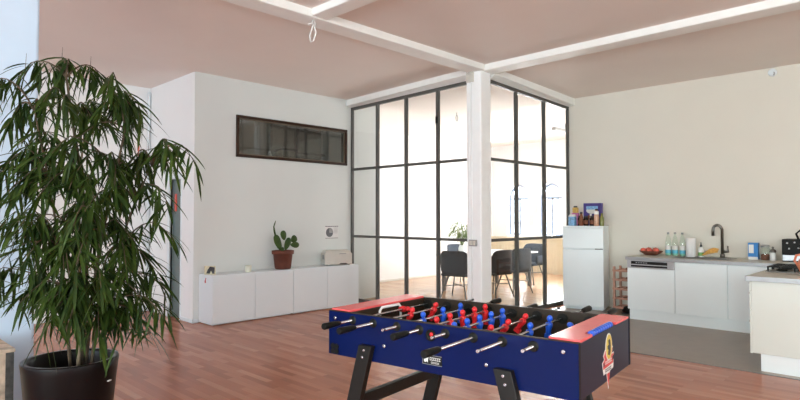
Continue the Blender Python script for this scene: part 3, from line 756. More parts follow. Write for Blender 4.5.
# red tops with the scoring notch
for e in (0, 1):
    b = MB(); i0, i1 = (.0, .15) if e == 0 else (FL-.15, FL)
    c0, c1 = (.19, .57) if e == 0 else (.4, .4002)
    n0, n1 = (.0, .04) if e == 0 else (FL-.04, FL)
    if e == 0:
        b.box(.026, c0, i0, i1, FT-.003, FT+.009); b.box(c1, FW-.026, i0, i1, FT-.003, FT+.009); b.box(c0, c1, n1, i1, FT-.003, FT+.009)
    else:
        b.box(.026, c0, i0, i1, FT-.003, FT+.009); b.box(c1, FW-.026, i0, i1, FT-.003, FT+.009); b.box(c0, c1, i0, n0, FT-.003, FT+.009)
    b.build('end_top', 'red_top', ft)
    b = MB(); ww = .145 if e == 0 else FL-.145; b.box(.026, FW-.026, ww-.008, ww+.008, FB+.06, FT-.003); b.build('inner_end_wall', 'brown_inner', ft)
    sc = MB(); am = .018
    if e == 0: sc.tube([(c0+.003, am, FT+.003), (c1-.003, am, FT+.003)], .004, 8)
    if e == 0: so = sc.build('score_rail', 'chrome', ft)
    for k in range(9 if e == 0 else 0):
        b = MB(); p = .215+k*.035; b.tube([(p, am, FT+.003), (p+.031, am, FT+.003)], [.016, .016], 12); b.build('score_bead', 'blue_fig', so, bevel=.003)
    # goal frame, a white hoop on the inner end wall
    b = MB(); ai = ww + (.010 if e == 0 else -.010); k_ = -1 if e == 0 else 1
    b.tube([(.30, ai, FB+.085), (.30, ai, FT-.030), (.32, ai, FT-.012), (.50, ai, FT-.012), (.52, ai, FT-.030), (.52, ai, FB+.085)], .009, 8); b.build('goal', 'white_line', ft)
b = MB(); b.use('green_field').box(.024, FW-.028, .15, FL-.15, FB+.03, FB+.055)
b.use('white_line').box(.03, FW-.03, FL/2-.004, FL/2+.004, FB+.055, FB+.0556)
b.build('playing_field', None, ft)
b = MB(); b.box(.024, FW-.024, .024, FL-.024, FB+.005, FB+.028); b.build('bottom_board', 'brown_inner', ft)
# legs: splayed boards bolted on the outer faces
def table_leg(a, bx_, sgn, bolts):
    dirn = .272*sgn
    b = MB(); w = .047
    at = a; ab = a + dirn*.76
    x0, x1 = bx_
    b.hexa([(x0, ab-w, 0), (x1, ab-w, 0), (x1, ab+w, 0), (x0, ab+w, 0)], [(x0, at-w, .762), (x1, at-w, .762), (x1, at+w, .762), (x0, at+w, .762)])
    lg = b.build('leg', 'black_leg', ft, bevel=.003)
    for zz in (.735, .695):
        aa = a + dirn*(.762-zz)
        b = MB(); xx = x0 if bolts else x1; s = -1 if bolts else 1
        b.lathe([(.0085, 0), (.0085, .002), (.006, .004)], n=12, mtx=axes((xx, aa, zz), (0, 1, 0), (0, 0, 1), (s, 0, 0))); b.build('bolt', 'chrome', lg)
    b = MB(); b.lathe([(.03, 0.0), (.028, .018)], ((x0+x1)/2, ab, 0), 14); b.build('foot', 'black', lg)
    return lg
for a, s in ((1.223, 1), (.362, -1)):
    table_leg(a, (-.040, -.001), s, True)
    table_leg(a, (FW+.002, FW+.042), s, False)
    zz = .42; aa = a + .272*s*(.762-zz)
    b = MB(); b.box(-.001, FW+.002, aa-.02, aa+.02, zz-.035, zz+.035); b.build('crossbar', 'black_leg', ft, bevel=.003)
# bolts and ball return on the front panel
for a, z in ((1.491, .886), (1.113, .769), (.466, .762), (.071, .882)):
    b = MB(); b.lathe([(.0105, 0), (.0105, .002), (.007, .004)], n=14, mtx=axes((-.0005, a, z), (0, 1, 0), (0, 0, 1), (-1, 0, 0))); b.build('bolt', 'chrome', ft)
b = MB(); b.lathe([(.030, 0), (.032, .006), (.022, .006), (.020, .002)], n=20, mtx=axes((-.0005, .794, .868), (0, 1, 0), (0, 0, 1), (-1, 0, 0))); b.use('black'); b.build('ball_slot', 'black', ft)
b = MB(); b.ball((-.003, .790, .873), (.006, .012, .012), 10); b.build('ball_slot_ball', 'red_fig', ft)
b = MB()
for k in range(4):
    t = PI/4 + k*PI/2; b.lathe([(.017, 0), (.017, .005)], n=12, mtx=axes((-.0005, 1.492+.0215*math.cos(t), .703+.0215*math.sin(t)), (0, 1, 0), (0, 0, 1), (-1, 0, 0)))
b.build('corner_rosette', 'black', ft)
def strokes(b, n, w, h, mtx):
    """a row of worn, unreadable letter strokes"""
    for k in range(n):
        x = -w/2 + w*(k+.15)/n; q = w/n*.7; t = h*.24
        for poly in ([(x, -h/2), (x+q*.3, -h/2), (x+q*.3, h/2), (x, h/2)], [(x+q*.3, h/2-t), (x+q, h/2-t), (x+q, h/2), (x+q*.3, h/2)], [(x+q*.3, -h/2), (x+q, -h/2), (x+q, -h/2+t), (x+q*.3, -h/2+t)]):
            b.prism(poly, .0008, mtx)
    return b
# maker's label on the front panel: dark plate, white lion mark, two lines of letters
FA = lambda a, z, o=0: axes((-.001-o, a, z), (0, -1, 0), (0, 0, 1), (-1, 0, 0))
b = MB(); b.prism([(-.062, -.026), (.062, -.026), (.062, .026), (-.062, .026)], .0012, FA(.787, .738)); lb = b.build('maker_label', 'black', ft)
b = MB()
for z0 in (-.0255, .0235): b.prism([(-.061, z0), (.061, z0), (.061, z0+.002), (-.061, z0+.002)], .0008, FA(.787, .738, .0012))
b.prism([(-.061, -.025), (-.059, -.025), (-.059, .025), (-.061, .025)], .0008, FA(.787, .738, .0012)); b.build('label_border', 'grey_plastic', lb)
b = MB(); b.prism([(-.012, -.012), (-.004, -.016), (.004, -.010), (.012, -.016), (.013, .0), (.017, .012), (.008, .016), (.002, .008), (-.006, .015), (-.015, .010), (-.012, .0)], .0008, FA(.826, .738, .0012)); b.build('lion_mark', 'logo_white', lb)
b = MB(); strokes(b, 6, .070, .016, FA(.768, .7445, .0012)); b.build('label_letters', 'logo_white', lb); b = MB(); strokes(b, 7, .052, .009, FA(.768, .725, .0012)); b.build('label_letters', 'logo_white', lb)
# crest on the right end panel
EA = lambda x, z, o=0: axes((x, -.0008-o, z), (1, 0, 0), (0, 0, 1), (0, -1, 0))
b = MB(); b.prism([(-.078, .02), (-.060, .0), (-.095, -.012), (-.075, -.075), (-.03, -.072), (0, -.158), (.028, -.072), (.082, -.066), (.098, .012), (.064, .012), (.080, .044), (.050, .05), (-.050, .045)], .001, EA(.42, .785)); lg_ = b.build('crest', 'logo_white', ft)
b = MB(); b.prism([(-.022, -.078), (0, -.146), (.022, -.078)], .0008, EA(.42, .785, .001)); b.build('crest_triangle', 'logo_red', lg_)
b = MB(); b.prism([(-.068, .014), (-.052, .0), (-.086, -.014), (-.078, -.046), (.080, -.040), (.090, .006), (.056, .006), (.070, .038), (.044, .044), (-.044, .040)], .0012, EA(.42, .785, .001)); b.build('crest_wings', 'logo_red', lg_)
b = MB(); b.prism([(-.084, -.016), (-.064, -.012), (-.062, -.03), (-.078, -.034)], .0016, EA(.42, .785, .001)); b.build('crest_dark', 'ink_dark', lg_); b = MB(); b.prism([(.066, -.006), (.090, -.002), (.086, -.022), (.066, -.026)], .0016, EA(.42, .785, .001)); b.build('crest_dark', 'ink_dark', lg_)
b = MB(); b.prism([(.052*math.cos(2*PI*k/24), .068*math.sin(2*PI*k/24)) for k in range(24)], .0022, EA(.428, .838, .001)); b.build('crest_ring', 'logo_white', lg_)
b = MB(); b.prism([(.046*math.cos(2*PI*k/24), .062*math.sin(2*PI*k/24)) for k in range(24)], .003, EA(.428, .838, .001)); b.build('crest_disc', 'logo_yellow', lg_)
b = MB(); b.prism([(-.020, -.036), (.006, -.044), (.020, -.03), (.026, .0), (.022, .028), (.004, .040), (-.012, .034), (-.008, .012), (-.026, .006), (-.022, -.010), (-.010, -.012)], .0038, EA(.428, .838, .001)); b.build('lion_head', 'ink_dark', lg_)
b = MB(); strokes(b, 6, .105, .016, EA(.421, .766, .0024)); b.build('crest_letters', 'logo_white', lg_); b = MB(); strokes(b, 6, .10, .016, EA(.421, .727, .0012)); b.build('crest_letters', 'ink_dark', lg_)
# rods with players
def player(col):
    b = MB(); b.use(col)
    b.ball((0, 0, .030), (.0165, .0165, .019), 12)
    b.lathe([(.010, .006), (.020, .004), (.021, -.012), (.016, -.030), (.014, -.052), (.015, -.060)], n=12)
    b.box(-.013, .013, -.020, .016, -.082, -.058)
    b.tube([(-.015, 0, 0), (.015, 0, 0)], .013, 10)
    return b
reds = {7: ([.511], 1.45), 6: ([.368, .634], .45), 4: ([.172, .315, .458, .603, .741], .0), 2: ([.159, .364, .589], .55)}
blues = {5: ([.258, .478, .688], .0), 3: ([.089, .226, .367, .508, .655], .0), 1: ([.32, .586], .12), 0: ([.56], -1.2)}
near = {7: (-.246, .20), 6: (-.292, .33), 4: (-.239, .15), 2: (-.445, .33)}
farh = {5: (-.13, .42), 3: (-.131, .33), 1: (-.248, .45), 0: (-.121, .45)}
for k in range(8):
    a = RA[k]; col = 'red_fig' if k in reds else 'blue_fig'
    bs, tilt = reds[k] if k in reds else blues[k]
    b0, fe = near[k] if k in near else farh[k]
    b = MB(); b.tube([(b0+.004, a, ZR_), (FW+fe-.004, a, ZR_)], .0072, 10); rd = b.build('rod', 'chrome', ft)
    if k in near: h0, h1 = b0, b0+.135
    else: h0, h1 = FW+fe, FW+fe-.135
    s = 1 if h1 > h0 else -1
    b = MB(); b.tube([(h0, a, ZR_), (h0+s*.006, a, ZR_), (h0+s*.03, a, ZR_), (h0+s*.10, a, ZR_), (h0+s*.128, a, ZR_), (h0+s*.135, a, ZR_)], [.015, .019, .0185, .0165, .0135, .011], 14); b.build('handle', 'black', rd)
    o0 = FW+fe if k in near else b0
    b = MB(); b.tube([(o0, a, ZR_), (o0+(-.03 if k in near else .02), a, ZR_)], .0078, 10); b.build('end_cap', 'black' if k in near else 'chrome', rd)
    for xx in ((-.012, .036), (FW-.042, FW+.012)):
        b = MB(); b.tube([(xx[0], a, ZR_), (xx[0]+.012, a, ZR_), (xx[0]+.0121, a, ZR_), (xx[1], a, ZR_)] if xx[0] < .1 else [(xx[0], a, ZR_), (xx[1]-.012, a, ZR_), (xx[1]-.0119, a, ZR_), (xx[1], a, ZR_)], [.021, .027, .029, .029] if xx[0] < .1 else [.031, .031, .027, .021], 16); b.build('bushing', 'black', rd)
    for bb in bs:
        p = player(col); rm = Matrix.Rotation(tilt, 4, 'X')
        for v in p.bm.verts: v.co = rm @ v.co + Vector((bb, a, ZR_))
        p.build('player', None, rd)

# ------------------------------------------------------------------ fridge and what stands on it
fr = empty('fridge', (2.18, -.481, .0), 'white fridge freezer between glass partition and wine rack', 'fridge', rz=.26)
b = MB(); b.box(-.245, .215, -.315, .315, .03, 1.315); b.box(-.20, .20, -.29, .29, .0, .03); b.build('body', 'white_kitchen', fr, bevel=.006)
b = MB(); b.box(-.288, .218, -.319, .319, 1.316, 1.345); b.build('top_plate', 'white_kitchen', fr, bevel=.006)
b = MB(); b.box(-.292, -.248, -.317, .317, .985, 1.312); b.build('freezer_door', 'white_kitchen', fr, bevel=.008)
b = MB(); b.box(-.292, -.248, -.317, .317, .06, .972); b.build('fridge_door', 'white_kitchen', fr, bevel=.008)
b = MB(); b.box(-.296, -.286, -.31, -.19, .974, .984); b.build('door_grip', 'gap', fr)
zf = 1.3452
o = empty('snack_packet', (2.10, -.335, zf), 'yellow and pink packet behind the pale blue carton on the fridge', 'packet')
b = MB(); b.use('pink').box(-.035, .035, -.055, .055, .0, .21); b.use('yellow').box(-.03, .03, -.045, .045, .21, .30); b.use('ink_dark').box(-.02, .02, -.03, .03, .30, .325); b.build('bag', None, o, bevel=.012)
o = empty('drink_carton', (2.00, -.33, zf), 'pale blue carton at the left front of the fridge top', 'carton')
b = MB(); b.box(-.035, .035, -.055, .055, 0, .15); b.build('carton', 'blue_milk', o, bevel=.004)
b = MB(); b.hexa([(-.035, -.055, .15), (.035, -.055, .15), (.035, .055, .15), (-.035, .055, .15)], [(-.004, -.05, .185), (.004, -.05, .185), (.004, .05, .185), (-.004, .05, .185)]); b.build('gable', 'white_line', o)
o = empty('cereal_box', (2.24, -.575, zf), 'large purple cereal box with white oval on the fridge', 'box')
b = MB(); b.box(-.04, .04, -.15, .15, 0, .37); b.build('box', 'purple', o, bevel=.003)
b = MB(); b.prism([(.10*math.cos(2*PI*k/24), .055*math.sin(2*PI*k/24)) for k in range(24)], .002, axes((-.040, 0, .25), (0, -1, 0), (0, 0, 1), (-1, 0, 0))); b.build('white_oval', 'logo_white', o)
b = MB(); b.box(-.043, -.040, -.10, .10, .265, .32); b.build('title_band', 'blue_milk', o)
b = MB(); b.ball((-.041, .03, .13), (.003, .06, .05), 12); b.ball((-.041, -.07, .15), (.003, .045, .07), 12); b.build('picture', 'brown_food', o)
def bottle(prof, m, loc, label, cat='bottle', cap='ink_dark', lab=None, group=None, name='bottle', n=18, capz=None):
    o = empty(name, loc, label, cat, group=group)
    b = MB(); b.lathe(prof, n=n); b.build('bottle_body', m, o)
    r, z = prof[-1]
    b = MB(); b.lathe([(r+.003, z-.004), (r+.003, z+.022), (r*.8, z+.024)], n=14); b.build('cap', cap, o)
    if lab:
        lm, z0, z1, rr = lab
        b = MB(); b.lathe([(rr, z0), (rr, z1)], n=n, cap=False); b.build('label', lm, o)
    return o
jar = [(.034, 0), (.038, .01), (.038, .11), (.028, .135), (.026, .14)]
for y, lab in ((-.44, 'dark sauce bottle standing left in the row before the cereal box'), (-.54, 'dark sauce bottle second in the row before the cereal box'), (-.645, 'dark sauce bottle right in the row before the cereal box')):
    bottle(jar, 'dark_glass', (2.05, y, zf), lab, lab=('brown_food', .03, .09, .0385), name='sauce_bottle')
bottle([(.022, 0), (.022, .10), (.012, .15), (.012, .17)], 'white_line', (2.10, -.60, zf), 'slim white bottle in the middle of the fridge top', cap='white_line', name='spice_bottle')
bottle([(.03, 0), (.033, .01), (.033, .13), (.018, .18), (.018, .20)], 'brown_food', (2.00, -.485, zf), 'brown bottle at the front of the fridge top', name='syrup_bottle')
bottle([(.036, 0), (.040, .01), (.040, .16), (.022, .23), (.020, .25)], 'peach', (2.05, -.72, zf), 'peach coloured juice bottle with white neck on the fridge', cap='ink_dark', lab=('white_line', .185, .235, .036), name='juice_bottle')
bottle([(.032, 0), (.034, .01), (.034, .13), (.016, .17), (.015, .18)], 'olive', (2.07, -.80, zf), 'olive green bottle at the right edge of the fridge top', cap='olive', name='oil_bottle')

# ------------------------------------------------------------------ wine rack
wr = empty('wine_rack', (2.30, -1.115, .004), 'pinkish wooden bottle rack between fridge and dishwasher', 'rack')
for x in (-.11, .12):
    for y in (-.16, .175):
        b = MB(); b.box(x-.016, x+.016, y-.016, y+.016, 0, .70); b.build('post', 'rack_wood', wr, bevel=.003)
for k in range(5):
    z = .06+k*.145
    b = MB()
    for x in (-.132, .140): b.box(x-.007, x+.007, -.178, .193, z-.016, z+.016)
    for y in (-.16, -.05, .065, .175): b.box(-.125, .133, y-.010, y+.010, z-.012, z+.004)
    b.build('shelf_rail', 'rack_wood', wr)
def wine(loc, label):
    o = empty('wine_bottle', loc, label, 'bottle', group='bottles lying in the wooden rack'); mt = axes((0, 0, 0), (0, 1, 0), (0, 0, 1), (-1, 0, 0))
    mt = Matrix.Translation((.12, 0, 0)) @ mt
    b = MB(); b.lathe([(.03, 0), (.037, .01), (.037, .18), (.014, .24), (.014, .30)], n=16, mtx=mt); b.build('glass_body', 'dark_glass', o)
    b = MB(); b.lathe([(.0155, .27), (.0155, .302)], n=12, mtx=mt); b.build('capsule', 'brown_food', o)
for (y, k, lab) in ((-.11, 4, 'dark wine bottle lying on the top level of the wooden rack'), (-.11, 3, 'dark wine bottle lying on the second level of the rack'), (-.115, 2, 'dark wine bottle lying on the middle level of the rack'), (-.12, 1, 'dark wine bottle lying on the fourth level of the rack')):
    wine((2.30, -1.115-.115+.11+y-.0+.06, .004+.06+k*.145+.041), lab)
o = empty('black_bag', (2.02, -1.26, .004), 'black shoe lying on the floor before the wooden rack', 'shoe')
o.name = 'shoe'
b = MB(); b.ball((0, 0, .045), (.06, .13, .05), 14); b.ball((0, .04, .075), (.05, .07, .05), 12); b.build('upper', 'black', o)
b = MB(); b.box(-.05, .05, -.12, .12, 0, .015); b.build('sole', 'gap', o, bevel=.006)

# ------------------------------------------------------------------ kitchen row
KT = .912
YK = -1.375
dw = empty('dishwasher', (2.05, -1.735, .004), 'white dishwasher with steel control panel at the left end of the kitchen row', 'dishwasher')
b = MB(); b.box(-.42, .42, -.315, .345, .15, .86); b.build('body', 'white_kitchen', dw)
b = MB(); b.box(-.442, -.421, -.313, .343, .155, .745); b.build('door', 'white_kitchen', dw, bevel=.003)
b = MB(); b.box(-.446, -.421, -.313, .343, .75, .86); cp = b.build('control_panel', 'steel', dw, bevel=.003)
b = MB(); b.box(-.449, -.446, -.22, .285, .806, .848); b.build('display_strip', 'black', cp)
b = MB(); b.box(-.449, -.446, -.22, .285, .766, .792); b.build('grip_slot', 'black', cp)
b = MB()
for k in range(5): b.box(-.451, -.449, .06+k*.035, .075+k*.035, .822, .834)
b.build('buttons', 'steel', cp)
def base_unit(y0, y1, label):
    c = empty('base_cabinet', (2.05, (y0+y1)/2, .004), label, 'cabinet'); w = y0-y1
    b = MB(); b.box(-.42, .42, -w/2, w/2, .15, .86); b.build('body', 'white_kitchen', c)
    b = MB(); b.box(-.442, -.421, -w/2+.004, w/2-.004, .155, .855); b.build('door', 'white_kitchen', c, bevel=.003)
    return c
base_unit(-2.052, -2.702, 'white base cabinet below the sink, right of the dishwasher')
base_unit(-2.704, -3.352, 'white base cabinet in the inner corner of the kitchen')
b = MB(); b.box(1.66, 1.68, -3.35, -1.40, .004, .153)
tag(b.build('kitchen_plinth', 'white_kitchen'), 'long white plinth under the dishwasher and sink units', 'plinth')
# main worktop with the sink opening
sy0, sy1, sx0, sx1 = -2.66, -1.99, 1.74, 2.18
o = empty('worktop', (0, 0, 0), 'grey worktop along the kitchen wall carrying sink and bottles', 'worktop')
b = MB()
b.box(1.598, sx0, -3.36, YK+.005, KT-.044, KT); b.box(sx1, L2-.002, -4.25, YK+.005, KT-.044, KT); b.box(sx0, sx1, sy1, YK+.005, KT-.044, KT); b.box(sx0, sx1, -3.36, sy0, KT-.044, KT); b.box(1.60, sx1, -4.25, -3.36, KT-.044, KT)
b.build('slab', 'worktop', o)
b = MB(); b.box(1.592, 1.5975, -3.352, YK+.005, KT-.044, KT); b.build('front_edge', 'alu_edge', o)
sk = empty('kitchen_sink', ((sx0+sx1)/2, (sy0+sy1)/2, KT), 'steel inset sink below the tall faucet', 'sink')
hx, hy = (sx1-sx0)/2, (sy1-sy0)/2
b = MB()
b.box(-hx-.015, -hx+.02, -hy-.015, hy+.015, .0005, .006); b.box(hx-.02, hx+.015, -hy-.015, hy+.015, .0005, .006)
b.box(-hx+.02, hx-.02, -hy-.015, -hy+.02, .0005, .006); b.box(-hx+.02, hx-.02, hy-.02, hy+.015, .0005, .006); b.build('rim', 'steel_sat', sk)
b = MB()
for q in ((-hx+.012, -hx+.016, -hy+.012, hy-.012), (hx-.016, hx-.012, -hy+.012, hy-.012), (-hx+.016, hx-.016, -hy+.012, -hy+.016), (-hx+.016, hx-.016, hy-.016, hy-.012)): b.box(*q, -.04, 0)
b.box(-hx+.012, hx-.012, -hy+.012, hy-.012, -.043, -.040); b.build('basin', 'steel_sat', sk)
b = MB(); b.lathe([(.03, -.040), (.03, -.036), (.01, -.034)], n=16); b.build('drain', 'steel', sk)
fa = empty('faucet', (2.26, -2.475, KT), 'tall dark steel gooseneck faucet behind the sink', 'faucet')
pts = [(0, 0, 0), (0, 0, .40)] + [(-.02, .055*(1-math.cos(t)), .40+.06*math.sin(t)) for t in [k*PI/8 for k in range(1, 9)]] + [(-.02, .112, .31)]
b = MB(); b.tube(pts, .020, 12); b.build('spout', 'steel_sat', fa)
b = MB(); b.lathe([(.032, 0), (.032, .05), (.024, .055)], n=18); b.build('base', 'steel_sat', fa)
b = MB(); b.tube([(0, -.02, .09), (0, -.07, .09), (-.02, -.075, .17)], [.022, .020, .008], 10); b.build('lever', 'steel_sat', fa)

# ------------------------------------------------------------------ things on the main worktop
fb = empty('fruit_bowl', (2.14, -1.535, KT), 'brown wicker bowl of red apples at the left of the worktop', 'bowl')
fb.name = 'fruit_bowl'
b = MB(); b.lathe([(.07, 0), (.09, .006), (.140, .035), (.172, .060), (.167, .067), (.132, .042), (.085, .014), (.01, .010)], n=30)
for v in b.bm.verts: v.co.x *= .75
b.build('wicker_dish', 'wicker', fb)
ap = [(-.05, .095, .082, 'leftmost apple in the front row of the wicker bowl'), (-.05, 0, .078, 'middle apple in the front row of the wicker bowl'), (-.05, -.095, .082, 'rightmost apple in the front row of the wicker bowl'), (.045, .05, .088, 'left apple in the back row of the wicker bowl'), (.045, -.05, .088, 'right apple in the back row of the wicker bowl')]
proto = None
for x, y, z, lab in ap:
    if proto is None:
        proto = empty('apple', (0, 0, 0), lab, 'apple', group='red apples in the wicker bowl')
        b = MB(); b.lathe([(.006, -.030), (.022, -.036), (.040, -.018), (.044, .004), (.036, .026), (.020, .036), (.006, .028)], n=18); b.build('fruit', 'apple', proto)
        b = MB(); b.tube([(0, 0, .026), (.004, 0, .046)], .003, 6); b.build('stalk', 'bark', proto)
        a_ = proto
    else: a_ = copy_tree(proto)
    a_['label'] = lab; a_.location = (2.14+x, -1.535+y, KT+z-.012); a_.rotation_euler = (0, 0, y*20)
wb = [(.036, 0), (.043, .01), (.043, .16), (.041, .20), (.028, .27), (.014, .31), (.014, .325)]
for y, lab in ((-1.765, 'left of the three clear water bottles beside the fruit bowl'), (-1.862, 'middle of the three clear water bottles by the fruit bowl'), (-1.965, 'right of the three clear water bottles, next to the paper roll')):
    o = bottle(wb, 'bottle', (2.20, y, KT), lab, cap='grey_plastic', lab=('blue_label', .04, .09, .0438), group='water bottles on the worktop', name='water_bottle')
    b = MB(); b.lathe([(.0438, .09), (.0438, .155)], n=18, cap=False); b.build('upper_label', 'logo_white', o)
    b = MB(); b.lathe([(.0412, .011), (.0412, .038)], n=18, cap=False); b.build('water', 'green_label', o)
o = empty('paper_towel_roll', (2.18, -2.085, KT), 'white paper towel roll standing right of the water bottles', 'paper roll')
b = MB(); b.lathe([(.022, 0), (.064, 0), (.066, .004), (.066, .265), (.062, .27), (.022, .27)], n=28); b.build('paper', 'paper', o)
b = MB(); b.lathe([(.0215, .001), (.0215, .272), (.018, .272)], n=16); b.build('core', 'beige', o)
o = bottle([(.032, 0), (.036, .01), (.036, .10), (.024, .135), (.012, .15)], 'white_line', (2.20, -2.215, KT), 'dish soap bottle with black cap beside the bananas', cap='ink_dark', lab=('soap_green', .02, .07, .0368), name='soap_bottle')
b = MB(); b.lathe([(.010, .172), (.008, .20), (.004, .215)], n=10); b.build('nozzle', 'ink_dark', o)
bn = empty('banana_bunch', (2.12, -2.36, KT), 'bunch of ripe bananas leaning beside the faucet', 'fruit')
for k in range(4):
    b = MB(); t0 = -.03+.022*k
    pts = [(t0, .10-.20*u, .022+.10*math.sin(.2+u*1.6)*(.65+.14*k)) for u in [j/8 for j in range(9)]]
    b.tube(pts, [.006, .014, .018, .019, .019, .018, .015, .009, .006], 8); b.build('banana', 'banana', bn)
o = empty('coffee_packet', (2.26, -2.86, KT), 'blue packet with white panel on the worktop right of the faucet', 'packet')
b = MB(); b.box(-.045, .045, -.06, .06, 0, .225); b.build('packet', 'pack_blue', o, bevel=.006)
b = MB(); b.box(-.048, -.045, -.01, .048, .085, .2); b.build('white_panel', 'logo_white', o)
b = MB(); b.box(-.047, -.045, -.056, .056, .0, .035); b.build('base_band', 'logo_white', o)
o = empty('storage_jar', (2.22, -3.005, KT), 'clear jar of brown contents right of the blue packet', 'jar')
b = MB(); b.lathe([(.052, 0), (.056, .01), (.056, .15), (.045, .165), (.045, .175)], n=20); b.build('glass_jar', 'bottle', o)
b = MB(); b.lathe([(.050, .003), (.050, .075), (.01, .085)], n=18); b.build('contents', 'brown_food', o)
b = MB(); b.lathe([(.048, .172), (.048, .20), (.02, .205)], n=18); b.build('lid', 'steel', o)
o = empty('cream_dispenser', (2.20, -3.095, KT), 'small white dispenser with dark top left of the coffee machine', 'dispenser')
b = MB(); b.lathe([(.036, 0), (.038, .006), (.036, .10), (.03, .105)], n=18); b.build('body', 'white_line', o)
b = MB(); b.lathe([(.034, .105), (.040, .115), (.034, .14), (.012, .15), (.012, .165), (.016, .175), (.004, .182)], n=16); b.build('top', 'steel_sat', o)
cm = empty('coffee_machine', (2.20, -3.42, KT), 'black coffee machine with looped hoses at the right edge', 'coffee machine')
b = MB(); b.box(-.13, .15, -.24, .20, .02, .29); b.box(-.13, .15, -.24, .20, 0, .02); b.build('body', 'black', cm, bevel=.012)
b = MB(); b.box(-.138, -.130, -.02, .19, .015, .085); b.build('drip_tray', 'steel', cm)
b = MB()
for yy, zz in ((.14, .24), (.06, .25), (-.02, .24), (.12, .17), (.02, .18), (-.06, .16)): b.lathe([(.011, 0), (.011, .006), (.004, .008)], n=10, mtx=axes((-.131, yy, zz), (0, 1, 0), (0, 0, 1), (-1, 0, 0)))
b.build('knobs', 'steel', cm)
b = MB(); b.tube([(-.05, .03, .285), (-.08, .05, .36), (-.09, .0, .41), (-.09, -.06, .37), (-.10, -.02, .29), (-.15, .0, .20)], .013, 8); b.build('hose', 'black', cm)
b = MB(); b.tube([(-.05, -.08, .285), (-.09, -.05, .37), (-.09, -.12, .41), (-.09, -.18, .36), (-.06, -.16, .285)], .013, 8); b.build('hose', 'black', cm)

# ------------------------------------------------------------------ peninsula
pn = empty('kitchen_peninsula', (0, 0, .004), 'cream white peninsula cabinet end panel at the right edge of the photo', 'cabinet')
b = MB(); b.box(-.278, 1.59, -4.12, -3.408, .165, .855); b.build('body', 'white_warm', pn)
b = MB(); b.box(-.300, -.279, -4.14, -3.405, .170, .862); b.build('end_panel', 'white_warm', pn, bevel=.002)
b = MB(); b.box(-.275, 1.55, -4.08, -3.468, 0, .165); b.build('plinth', 'white_kitchen', pn)
for z0, z1, zh in ((.775, .86, .842), (.59, .771, .745), (.165, .586, .47)):
    b = MB(); b.box(-.300, .40, -3.404, -3.385, z0, z1); dr = b.build('drawer', 'white_warm', pn, bevel=.002)
    b = MB(); b.box(-.262, -.240, -3.384, -3.372, zh-.012, zh+.008); b.build('knob', 'steel_sat', dr)
o = empty('peninsula_worktop', (0, 0, 0), 'pale worktop with metal edge on the peninsula, carrying the hob', 'worktop')
b = MB(); b.box(-.325, 1.590, -4.16, -3.362, KT-.042, KT+.004); b.build('slab', 'worktop', o)
b = MB(); b.box(-.331, -.3255, -4.16, -3.362, KT-.042, KT+.004); b.build('end_edge', 'alu_edge', o)
b = MB(); b.box(-.331, 1.590, -3.3615, -3.356, KT-.042, KT+.004); b.build('side_edge', 'alu_edge', o)
hb = empty('gas_hob', (.52, -3.66, KT+.004), 'black gas hob with pan supports on the peninsula worktop', 'hob')
b = MB(); b.box(-.26, .26, -.26, .26, 0, .012); b.build('plate', 'steel_sat', hb, bevel=.004)
for x in (-.13, .13):
    for y in (-.13, .13):
        b = MB(); b.lathe([(.05, .012), (.05, .024), (.035, .026), (.035, .034), (.01, .036)], (x, y, 0), 16); b.build('burner', 'black', hb)
for x in (-.13, .13):
    b = MB()
    for d_ in (-.10, .0, .10):
        b.box(x+d_-.007, x+d_+.007, -.24, .24, .048, .062)
    for y in (-.235, -.13, 0, .13, .235): b.box(x-.115, x+.115, y-.007, y+.007, .045, .060)
    for px in (-.1, .1):
        for py in (-.235, 0, .235): b.box(x+px-.007, x+px+.007, py-.007, py+.007, .012, .05)
    b.build('pan_support', 'black', hb)
jg = empty('clay_jug', (.02, -3.84, KT+.004), 'salmon clay jug at the right edge of the peninsula worktop', 'jug')
b = MB(); b.lathe([(.065, 0), (.085, .02), (.115, .10), (.10, .16), (.07, .20), (.075, .235), (.068, .235), (.062, .2), (.09, .15), (.03, .03)], n=24); b.build('body', 'terra_jug', jg)
b = MB(); b.tube([(0, .07, .21), (0, .12, .20), (0, .135, .15), (0, .10, .09)], .012, 8); b.build('handle', 'terra_jug', jg)

# smoke detector on the kitchen wall
o = empty('smoke_detector', (L2-.002, -3.075, 3.48), 'small white detector high on the kitchen wall', 'detector')
b = MB(); b.lathe([(.055, 0), (.055, .02), (.04, .035)], n=18, mtx=axes((0, 0, 0), (0, -1, 0), (0, 0, 1), (-1, 0, 0))); b.build('housing', 'white', o)
b = MB(); b.tube([(-.03, -.02, .0), (-.055, -.03, -.02), (-.05, -.02, -.05)], .007, 8); b.build('hook', 'grey_plastic', o)

# cable loop under the beam
cb = MB(); x, y, z = -3.10, -.09, 3.565
cb.tube([(x-.09, y-.03, z-.085), (x-.03, y-.01, z-.06), (x+.005, y, z+.012), (x+.012, y, z-.03), (x-.015, y, z-.09), (x-.045, y+.005, z-.19), (x-.035, y, z-.255), (x-.005, y-.004, z-.235), (x+.03, y-.002, z-.14), (x+.01, y, z-.09), (x+.02, y, z-.04)], .008, 6)
tag(cb.build('cable_loop', 'white_line'), 'white cable loop hanging from the long ceiling beam', 'cable')

